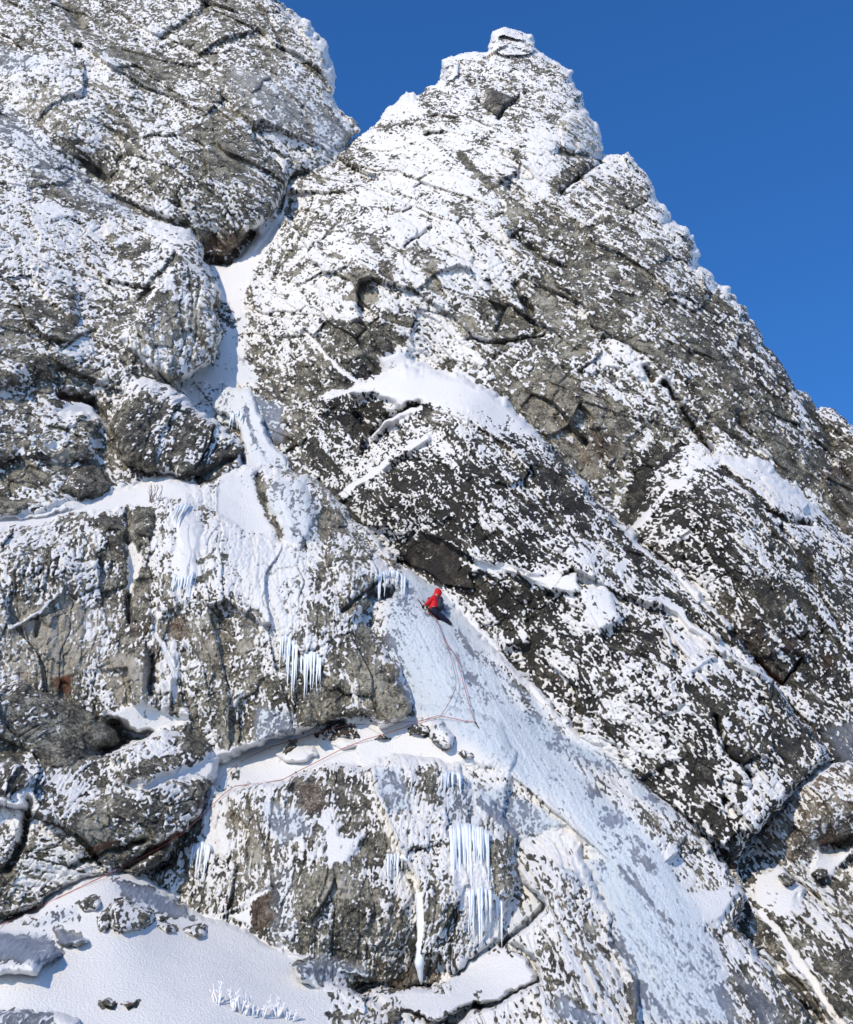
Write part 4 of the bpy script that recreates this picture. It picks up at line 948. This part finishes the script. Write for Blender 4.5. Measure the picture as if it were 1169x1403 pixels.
tuft('white frosted shrub at the foot of the webbed boulder', 206, 652, 14, 22, 24, M_RIME, 'frosted_shrub', 'shrub')
tuft('small frosted shrub near the upper left edge of the left snow ledge', 176, 660, 8, 14, 14, M_RIME, 'frosted_shrub', 'shrub')
# ------------------------------------------------------------------ the climber
M_RED = plain('red jacket', (.55, .012, .018), .7, .25, .25, 40.0, .004)
M_NAVY = plain('navy trousers', (.010, .011, .026), .8, .2, .4, 30.0, .004)
M_BLACK = plain('black gear', (.012, .012, .014), .6, .3, .3, 40.0)
M_PACK = plain('dark blue grey pack', (.028, .036, .055), .75, .25, .3, 30.0, .003)
M_SKIN = plain('skin', (.52, .30, .22), .6, .3, .1, 30.0)
M_STEEL = plain('steel', (.35, .36, .38), .35, .5, .15, 30.0)
M_ROPE_A = plain('red rope', (.42, .13, .11), .8, .2, .3, 60.0)
M_ROPE_B = plain('faded rope', (.20, .10, .09), .8, .2, .3, 60.0)
M_HAIR = plain('dark hair', (.02, .015, .01), .8, .2, .3, 40.0)

BODY_D = float((np.array(at(596, 838)) - CAM) @ FWD)      # depth of the ice behind the climber
def J(u, v, near):
    """a joint: where it is seen in the picture and how many metres it stands off the ice towards us"""
    s = at(u, v); d = float((np.array(s) - CAM) @ FWD)
    d = .5 * d + .5 * BODY_D - near
    return Vector(unproject(u, v, d))
HIP = J(594.5, 837.5, .34)

def skin_object(name, chains, mat, parent, sub=2, root=0):
    """chains: lists of (point, radius); chains that share a point share the vertex"""
    verts, rad, edges, key = [], [], [], {}
    for ch in chains:
        prev = None
        for p, r in ch:
            k = tuple(round(c, 4) for c in p)
            if k not in key:
                key[k] = len(verts); verts.append(p - HIP); rad.append(r)
            if prev is not None and prev != key[k]: edges.append((prev, key[k]))
            prev = key[k]
    me = bpy.data.meshes.new(name); me.from_pydata(verts, edges, []); o = bpy.data.objects.new(name, me); COL.objects.link(o)
    m = o.modifiers.new('skin', 'SKIN'); m.use_smooth_shade = True
    sv = me.skin_vertices[0].data
    for i, r in enumerate(rad):
        sv[i].radius = (r, r) if not isinstance(r, tuple) else r; sv[i].use_root = i == root
    o.modifiers.new('sub', 'SUBSURF').levels = sub
    dg = bpy.context.evaluated_depsgraph_get()
    nm = bpy.data.meshes.new_from_object(o.evaluated_get(dg)); nm.name = name
    o.modifiers.clear(); o.data = nm; bpy.data.meshes.remove(me)
    nm.materials.clear(); nm.materials.append(mat)
    nm.polygons.foreach_set('use_smooth', np.ones(len(nm.polygons), bool))
    if parent: o.parent = parent
    return o

# joints; the climber faces left and up the ice, so the left arm and leg are the near ones
P = dict(
    waist=J(593.5, 832, .36), chest=J(594.5, 824, .36), neck=J(597.2, 817.6, .36), headc=J(599.3, 811.8, .36),
    shl=J(592.8, 819.8, .52), ell=J(587.2, 825.6, .50), wrl=J(582.2, 829.2, .28), hal=J(580.2, 830.2, .22),
    shr=J(597.5, 819.2, .18), elr=J(591.0, 823.5, .14), wrr=J(586.8, 829.6, .10), har=J(585.6, 831.6, .08),
    hipl=J(595.2, 838.5, .43), knl=J(607.4, 846.2, .36), anl=J(616.4, 853.6, .30), tol=J(611.5, 856.4, .16), hel=J(620.0, 855.0, .32),
    hipr=J(592.4, 838.2, .22), knr=J(590.6, 844.2, .10), anr=J(603.6, 851.6, .16), tor=J(599.5, 853.8, .06), her=J(606.0, 852.4, .18))
body = skin_object('person', [
    [(HIP, .15), (P['waist'], .13), (P['chest'], .15), (P['neck'], .062), (P['headc'], .10)],
    [(P['chest'], .15), (P['shl'], .065), (P['ell'], .047), (P['wrl'], .033)],
    [(P['chest'], .15), (P['shr'], .065), (P['elr'], .047), (P['wrr'], .033)],
    [(HIP, .15), (P['hipl'], .10), (P['knl'], .063), (P['anl'], .045), (P['tol'], .035)],
    [(HIP, .15), (P['hipr'], .10), (P['knr'], .063), (P['anr'], .045), (P['tor'], .035)]], M_SKIN, None)
body.location = HIP
tag(body, 'person in a red hooded jacket and dark trousers climbing the blue ice slope', 'person')
bpy.context.view_layer.update()

def lerp(a, b, t): return P[a].lerp(P[b], t) if isinstance(a, str) else a.lerp(b, t)
jk = skin_object('jacket', [
    [(HIP + (P['waist'] - HIP) * .15, .185), (P['waist'], .175), (P['chest'], .195), (P['neck'], .10)],
    [(P['chest'], .195), (P['shl'], .10), (lerp('shl', 'ell', .5), .085), (P['ell'], .075), (lerp('ell', 'wrl', .6), .062), (P['wrl'], .05)],
    [(P['chest'], .195), (P['shr'], .10), (P['elr'], .075), (P['wrr'], .05)]], M_RED, body)
face = Vector((-.86, -.1, .32)).normalized()          # where the face looks
side = face.cross(Vector((0, 0, 1))).normalized(); crown = side.cross(face).normalized()
H = P['headc']
def hood_mesh():
    bm = bmesh.new(); R_, S_ = 12, 18
    rings = []
    for i in range(R_):
        t = i / (R_ - 1); a = math.radians(48 + t * 128)         # from the opening round the face to the back
        ring = []
        for k in range(S_):
            ph = 2 * math.pi * k / S_
            d = face * math.cos(a) + (side * math.cos(ph) + crown * math.sin(ph)) * math.sin(a)
            r = .150 + .012 * math.sin(3 * ph + t * 4)
            c = H - HIP - crown * .02
            p = c + face * d.dot(face) * r * 1.02 + side * d.dot(side) * r * .92 + crown * d.dot(crown) * r * 1.12
            if d.dot(crown) < -.5: p -= crown * .06 * (-d.dot(crown) - .5) * 2
            ring.append(bm.verts.new(p))
        rings.append(ring)
    for a_, b_ in zip(rings[:-1], rings[1:]):
        for k in range(S_): bm.faces.new((a_[k], a_[(k + 1) % S_], b_[(k + 1) % S_], b_[k]))
    bm.faces.new(rings[-1][::-1])
    bmesh.ops.recalc_face_normals(bm, faces=bm.faces)
    return bm
def kid(name, bm, mat, parent):
    o = bm_object(name, bm, mat); o.parent = parent
    return o
kid('hood', hood_mesh(), M_RED, jk)
def blob(bm, c, rx, seg=10):
    m = Matrix.Translation(c) @ Matrix.Diagonal((*rx, 1)) if not isinstance(rx, float) else Matrix.Translation(c) @ Matrix.Scale(rx, 4)
    bmesh.ops.create_uvsphere(bm, u_segments=seg, v_segments=seg - 2, radius=1.0, matrix=m)
# face: nose, brow, chin, eyes, ears
c = H - HIP
def face_mesh():
    bm = bmesh.new(); bmesh.ops.create_uvsphere(bm, u_segments=28, v_segments=20, radius=1)
    for v in bm.verts:
        q = v.co.copy(); f, sd, cr = q.x, q.y, q.z
        bump = 0
        if f > 0:
            bump += .026 * math.exp(-((sd / .16) ** 2 + ((cr + .12) / .26) ** 2))                    # nose
            bump += .010 * math.exp(-((sd / .6) ** 2 + ((cr - .28) / .13) ** 2))                     # brow
            bump += .012 * math.exp(-((sd / .35) ** 2 + ((cr + .82) / .2) ** 2))                     # chin
            bump += .006 * math.exp(-((sd / .3) ** 2 + ((cr + .5) / .07) ** 2))                      # lips
            for t in (-1, 1): bump -= .010 * math.exp(-(((sd - t * .38) / .17) ** 2 + ((cr - .08) / .13) ** 2))
        ear = .014 * math.exp(-(((abs(sd) - 1) / .2) ** 2 + (cr / .3) ** 2 + ((f + .1) / .2) ** 2))
        w_ = .082 * (1 - .18 * max(0, -cr))
        v.co = c + face * (f * .098 + bump) + side * (sd * w_ + math.copysign(ear, sd)) + crown * cr * .118
    return bm
kid('face', face_mesh(), M_SKIN, body)
for s in (-1, 1):
    bm = bmesh.new(); blob(bm, c + face * .098 + side * s * .034 + crown * .012, .013); kid('eye', bm, M_BLACK, body)
bm = bmesh.new(); blob(bm, c + crown * .03 - face * .012, (.105, .10, .10)); kid('hair', bm, M_HAIR, body)

skin_object('trousers', [
    [(P['waist'] - (P['waist'] - HIP) * .35, .155), (HIP, .178), (P['hipl'], .135), (lerp('hipl', 'knl', .5), .115), (P['knl'], .098), (lerp('knl', 'anl', .5), .085), (P['anl'], .078)],
    [(HIP, .178), (P['hipr'], .135), (lerp('hipr', 'knr', .5), .115), (P['knr'], .098), (lerp('knr', 'anr', .5), .085), (P['anr'], .078)]], M_NAVY, body, root=1)
for an, to, he in (('anl', 'tol', 'hel'), ('anr', 'tor', 'her')):
    b = skin_object('boot', [[(lerp(an, 'kn' + an[-1], .2), .068), (P[an], .066), (lerp(he, to, .15), .06), (lerp(he, to, .55), .058), (P[to], .045)]], M_BLACK, body)
    bm = bmesh.new(); f = (P[to] - P[he]).normalized(); dn = (P[he] - P[an]).normalized(); dn = (dn - f * dn.dot(f)).normalized(); sd = f.cross(dn)
    for q in (.1, .45, .8, 1.05):
        for s in (-1, 1):
            o_ = P[he].lerp(P[to], q) - HIP + sd * s * .035 + dn * .05
            tube(bm, [o_, o_ + dn * .03 + f * .01 * q, o_ + dn * .055 + f * .02 * q], [.008, .006, .002], 5)
    tube(bm, [P[he].lerp(P[to], t) - HIP + dn * .05 + sd * .03 for t in (0, .5, 1)], .007, 5); tube(bm, [P[he].lerp(P[to], t) - HIP + dn * .05 - sd * .03 for t in (0, .5, 1)], .007, 5)
    o = bm_object('crampon', bm, M_STEEL); o.parent = b
bm = bmesh.new()
ax = (P['waist'] - HIP).normalized(); e1 = ax.orthogonal().normalized(); e2 = ax.cross(e1); cc = (P['waist'] - HIP) * .25
tube(bm, [cc + (e1 * math.cos(t) + e2 * math.sin(t)) * .185 for t in [2 * math.pi * i / 16 for i in range(17)]], .018, 6)
for hp, kn in (('hipl', 'knl'), ('hipr', 'knr')):
    ax2 = (P[kn] - P[hp]).normalized(); a1 = ax2.orthogonal().normalized(); a2 = ax2.cross(a1); c2 = lerp(hp, kn, .2) - HIP
    tube(bm, [c2 + (a1 * math.cos(t) + a2 * math.sin(t)) * .135 for t in [2 * math.pi * i / 14 for i in range(15)]], .015, 6)
kid('harness', bm, M_BLACK, body)

# gloved hands: palm, four curled fingers and a thumb closed round the shaft
def hand(wr, ha, shaft):
    d = (ha - wr).normalized(); s = (shaft - d * shaft.dot(d)).normalized(); nrm = d.cross(s)
    palm = wr + d * .055; ch = [[(wr, .034), (palm, (.046, .03)), (palm + d * .03, (.044, .026))]]
    g = skin_object('glove', ch, M_BLACK, body)
    for i, (L, o) in enumerate(((.8, -.034), (.95, -.012), (.9, .011), (.72, .032))):
        b = palm + d * .03 + s * o
        fch = [[(b, .0115), (b + d * .032 * L + nrm * .008, .011), (b + d * .045 * L + nrm * .036, .0105), (b + d * .022 * L + nrm * .056, .0095), (b - d * .004 + nrm * .05, .008)]]
        f = skin_object('finger', fch, M_BLACK, g, 1)
    t0 = palm - s * .04 - d * .015
    skin_object('thumb', [[(t0, .014), (t0 - s * .018 + d * .02 + nrm * .02, .0125), (t0 - s * .004 + d * .035 + nrm * .045, .011), (t0 + s * .018 + d * .038 + nrm * .055, .009)]], M_BLACK, g, 1)
    return palm + d * .035 + nrm * .03
def ice_axe(grip, along, label):
    """technical axe: bent shaft, head with toothed pick and hammer, spike"""
    up = along.normalized(); c = (Vector(CAM) - grip).normalized(); fw = Vector((-1, .35, -.1)); fw = (fw - up * fw.dot(up)).normalized()
    root = empty('ice_axe', grip, label, 'ice axe')
    pts = [grip - up * .10, grip + up * .05, grip + up * .2 + fw * -.02, grip + up * .33 + fw * -.015, grip + up * .42]
    def loc(b): 
        return b
    bm = bmesh.new(); tube(bm, [p - grip for p in pts], [.016, .018, .015, .014, .014], 8); o = bm_object('shaft', bm, M_BLACK); o.parent = root
    bm = bmesh.new(); h = pts[-1] - grip; n = up.cross(fw)
    prof = [(0, .025), (.06, .03), (.13, .012), (.19, -.03), (.185, -.04), (.12, -.006), (.05, -.005), (0, -.015)]
    f_, b_ = [], []
    for x_, z_ in prof:
        q = h + fw * x_ + up * z_; f_.append(bm.verts.new(q + n * .004)); b_.append(bm.verts.new(q - n * .004))
    bm.faces.new(f_); bm.faces.new(b_[::-1])
    for i in range(len(prof)): bm.faces.new((f_[i], b_[i], b_[(i + 1) % len(prof)], f_[(i + 1) % len(prof)]))
    o = bm_object('pick', bm, M_STEEL, smooth=False); o.parent = root
    bm = bmesh.new(); tube(bm, [h, h - fw * .03, h - fw * .07], [.014, .014, .02], 6); o = bm_object('hammer', bm, M_STEEL); o.parent = root
    bm = bmesh.new(); tube(bm, [pts[0] - grip, pts[0] - grip - up * .06], [.012, .003], 6); o = bm_object('spike', bm, M_STEEL); o.parent = root
sh1 = (J(576.4, 825.0, .10) - J(581, 831.5, .2)).normalized(); sh2 = (J(582.5, 826.5, .0) - J(586.5, 833, .1)).normalized()
g1 = hand(P['wrl'], P['hal'], sh1); ice_axe(g1, sh1, 'dark ice axe in the outstretched hand of the climber pointing left')
g2 = hand(P['wrr'], P['har'], sh2); ice_axe(g2, sh2, 'dark ice axe in the tucked hand close to the waist of the climber')

# backpack
up_ = (P['neck'] - HIP).normalized(); bk = Vector((1, -.25, .1)); bk = (bk - up_ * bk.dot(up_)).normalized(); sd_ = up_.cross(bk)
pc = J(602.6, 828.2, .36)
pack = empty('backpack', pc, 'dark blue grey backpack on the back of the climber', 'backpack')
def rounded(rx, ry, rz, off, n=3.2):
    bm = bmesh.new(); bmesh.ops.create_uvsphere(bm, u_segments=20, v_segments=14, radius=1)
    for v in bm.verts:
        q = Vector([math.copysign(abs(t) ** (2 / n), t) for t in v.co]); taper = 1 - .18 * q.z
        v.co = sd_ * q.x * rx * taper + bk * q.y * ry + up_ * q.z * rz + off
    return bm
o = bm_object('bag', rounded(.15, .105, .25, Vector()), M_PACK); o.parent = pack
o = bm_object('lid', rounded(.13, .10, .05, up_ * .25 - bk * .01), M_PACK); o.parent = pack
o = bm_object('pocket', rounded(.10, .05, .10, bk * .10 - up_ * .08), M_PACK); o.parent = pack
for s in (-1, 1):
    bm = bmesh.new(); ch_ = P['chest'] - pc
    tube(bm, [up_ * .2 - bk * .08 + sd_ * s * .09, ch_ * .6 + up_ * .17 + sd_ * s * .12, ch_ - bk * .17 + up_ * .06 + sd_ * s * .13, ch_ - bk * .17 - up_ * .1 + sd_ * s * .12, -bk * .1 - up_ * .2 + sd_ * s * .11], .022, 6)
    o = bm_object('strap', bm, M_BLACK); o.parent = pack

# ------------------------------------------------------------------ ropes and the screw they are clipped to
def rope(label, pts, mat, rad, start=None):
    P_ = []
    for (a, b) in zip(pts[:-1], pts[1:]):
        n = max(2, int(math.hypot(b[0] - a[0], b[1] - a[1]) / 2.5))
        for k in range(n): P_.append((a[0] + (b[0] - a[0]) * k / n, a[1] + (b[1] - a[1]) * k / n))
    P_.append(pts[-1])
    ds = np.array([float((np.array(at(u, v)) - CAM) @ FWD) for u, v in P_])
    # a taut rope bridges the hollows: it rides on the nearest bumps
    m = len(ds); near = np.array([ds[max(0, i - 4):i + 5].min() for i in range(m)])
    sm = np.convolve(np.pad(near, 4, mode='edge'), np.ones(9) / 9, 'valid')
    d = np.minimum(sm, ds - .03) - .05
    Q = [Vector(unproject(u, v, dd)) for (u, v), dd in zip(P_, d)]
    if start: Q[0] = start
    bm = bmesh.new(); tube(bm, Q, rad, 6); o = bm_object('climbing_rope', bm, mat); tag(o, label, 'rope', 'ropes of the climber')
waist_pt = HIP - bk * .2 + Vector((0, -.05, -.03))
rope('red rope from the climber bending at the ice screw and crossing the snow ledge', [(598,846),(602,858),(606,868),(612,881),(624,897),(629,912),(634,932),(641,958),(646,975),(650,988),(640,988.5),(628,986),(612,982.5),(600,980.5),(585,985),(556,996),(530,1004.5),(500,1013.5),(470,1025.5),(440,1041),(410,1056),(388,1068),(360,1073),(335,1075.5),(322,1077),(308,1087),(290,1104),(270,1124),(250,1142),(220,1161),(190,1177),(165,1190),(130,1206),(80,1230),(40,1250),(-20,1276)], M_ROPE_A, .0115, waist_pt)
rope('thin faded rope from the climber passing the boulder and the back of the ledge', [(597,846),(604,862),(610,880),(616,894),(620,908),(625,930),(624.5,944),(618,958),(610,972),(602,983),(570,988),(530,991),(480,993),(440,1002),(405,1013.5),(371,1023),(340,1038),(318,1052),(305,1064),(294,1080),(282,1096),(266,1116),(246,1136)], M_ROPE_B, .009, waist_pt + Vector((.02, 0, 0)))
A = at(650.5, 988.5, .0, .06)
scr = empty('ice_screw', A, 'ice screw with a short sling where the red rope bends on the blue ice', 'ice screw')
inn = (A - Vector(CAM)).normalized()
bm = bmesh.new(); tube(bm, [inn * .12, inn * -.05, inn * -.09], [.014, .014, .02], 8); o = bm_object('tube', bm, M_STEEL); o.parent = scr
bm = bmesh.new(); tube(bm, [inn * -.06 + Vector((.03 * math.cos(t), 0, .035 * math.sin(t))) for t in [2 * math.pi * i / 10 for i in range(11)]], .01, 6); o = bm_object('hanger', bm, M_STEEL); o.parent = scr
e_ = at(655.5, 996.5, 0, .06) - A
bm = bmesh.new(); tube(bm, [inn * -.06, e_ * .5 - inn * .05, e_ - inn * .04], .017, 6); o = bm_object('sling', bm, M_BLACK); o.parent = scr
bm = bmesh.new(); tube(bm, [e_ * .04 - inn * .07 + Vector((.028 * math.cos(t), 0, .05 * math.sin(t))) for t in [2 * math.pi * i / 12 for i in range(13)]], .008, 6); o = bm_object('carabiner', bm, M_STEEL); o.parent = scr
# ------------------------------------------------------------------ ground, camera, light
def ground():
    bm = bmesh.new()
    xs = [-900, -400, -150, -60, -30, -15, 0, 15, 30, 60, 150, 400, 900]; ys = [-900, -400, -150, -60, -20, 0, 10, 18, 24, 29, 33, 38, 60]
    rows = []
    for yy in ys:
        zz = 0 if yy < 10 else (yy - 10) * .13
        rows.append([bm.verts.new((xx, yy, zz - .2 + .25 * math.sin(xx * .3 + yy * .2))) for xx in xs])
    for a, b in zip(rows[:-1], rows[1:]):
        for i in range(len(xs) - 1): bm.faces.new((a[i], a[i + 1], b[i + 1], b[i]))
    me = bpy.data.meshes.new('snow_ground'); bm.to_mesh(me); bm.free()
    for p in me.polygons: p.use_smooth = True
    me.materials.append(plain('ground snow', (.82, .84, .87), .8, .2, .05, .4))
    o = bpy.data.objects.new('ground', me); COL.objects.link(o)
    tag(o, 'snow covered ground sloping up to the foot of the mountain', 'ground', None, 'structure')
ground()

cd = bpy.data.cameras.new('camera'); cam = bpy.data.objects.new('camera', cd); COL.objects.link(cam)
cam.location = CAM; cam.rotation_euler = (math.pi / 2 + PITCH, 0, 0)
cd.sensor_fit = 'VERTICAL'; cd.sensor_height = 24.0; cd.lens = 24.0 * FOC / PH; cd.clip_end = 3000; cd.clip_start = .1
SC.camera = cam

SUN_EL, SUN_AZ = math.radians(28.0), math.radians(-150.0)     # azimuth from +Y (into the picture) towards +X
sx, sy, sz = math.sin(SUN_AZ) * math.cos(SUN_EL), math.cos(SUN_AZ) * math.cos(SUN_EL), math.sin(SUN_EL)
ld = bpy.data.lights.new('sun', 'SUN'); ld.energy = 3.0; ld.angle = math.radians(.5); ld.color = (1, .87, .69)
lo = bpy.data.objects.new('sun', ld); COL.objects.link(lo)
lo.rotation_euler = Vector((sx, sy, sz)).to_track_quat('Z', 'Y').to_euler()

w = bpy.data.worlds.new('World'); SC.world = w; w.use_nodes = True
wt = w.node_tree; bg = wt.nodes['Background']; sk = wt.nodes.new('ShaderNodeTexSky'); sk.sky_type = 'NISHITA'
sk.sun_disc = False; sk.sun_elevation = SUN_EL; sk.sun_rotation = SUN_AZ
sk.altitude = 1400; sk.air_density = 1.3; sk.dust_density = 0.0; sk.ozone_density = 10.0
hs = wt.nodes.new('ShaderNodeHueSaturation'); hs.inputs['Hue'].default_value = .503; hs.inputs['Saturation'].default_value = 1.09
wt.links.new(sk.outputs[0], hs.inputs['Color']); wt.links.new(hs.outputs[0], bg.inputs[0]); bg.inputs[1].default_value = .15
SC.view_settings.view_transform = 'Standard'; SC.view_settings.look = 'None'; SC.view_settings.exposure = 0.36; SC.view_settings.gamma = 1.0
SC.cycles.max_bounces = 5; SC.cycles.diffuse_bounces = 3
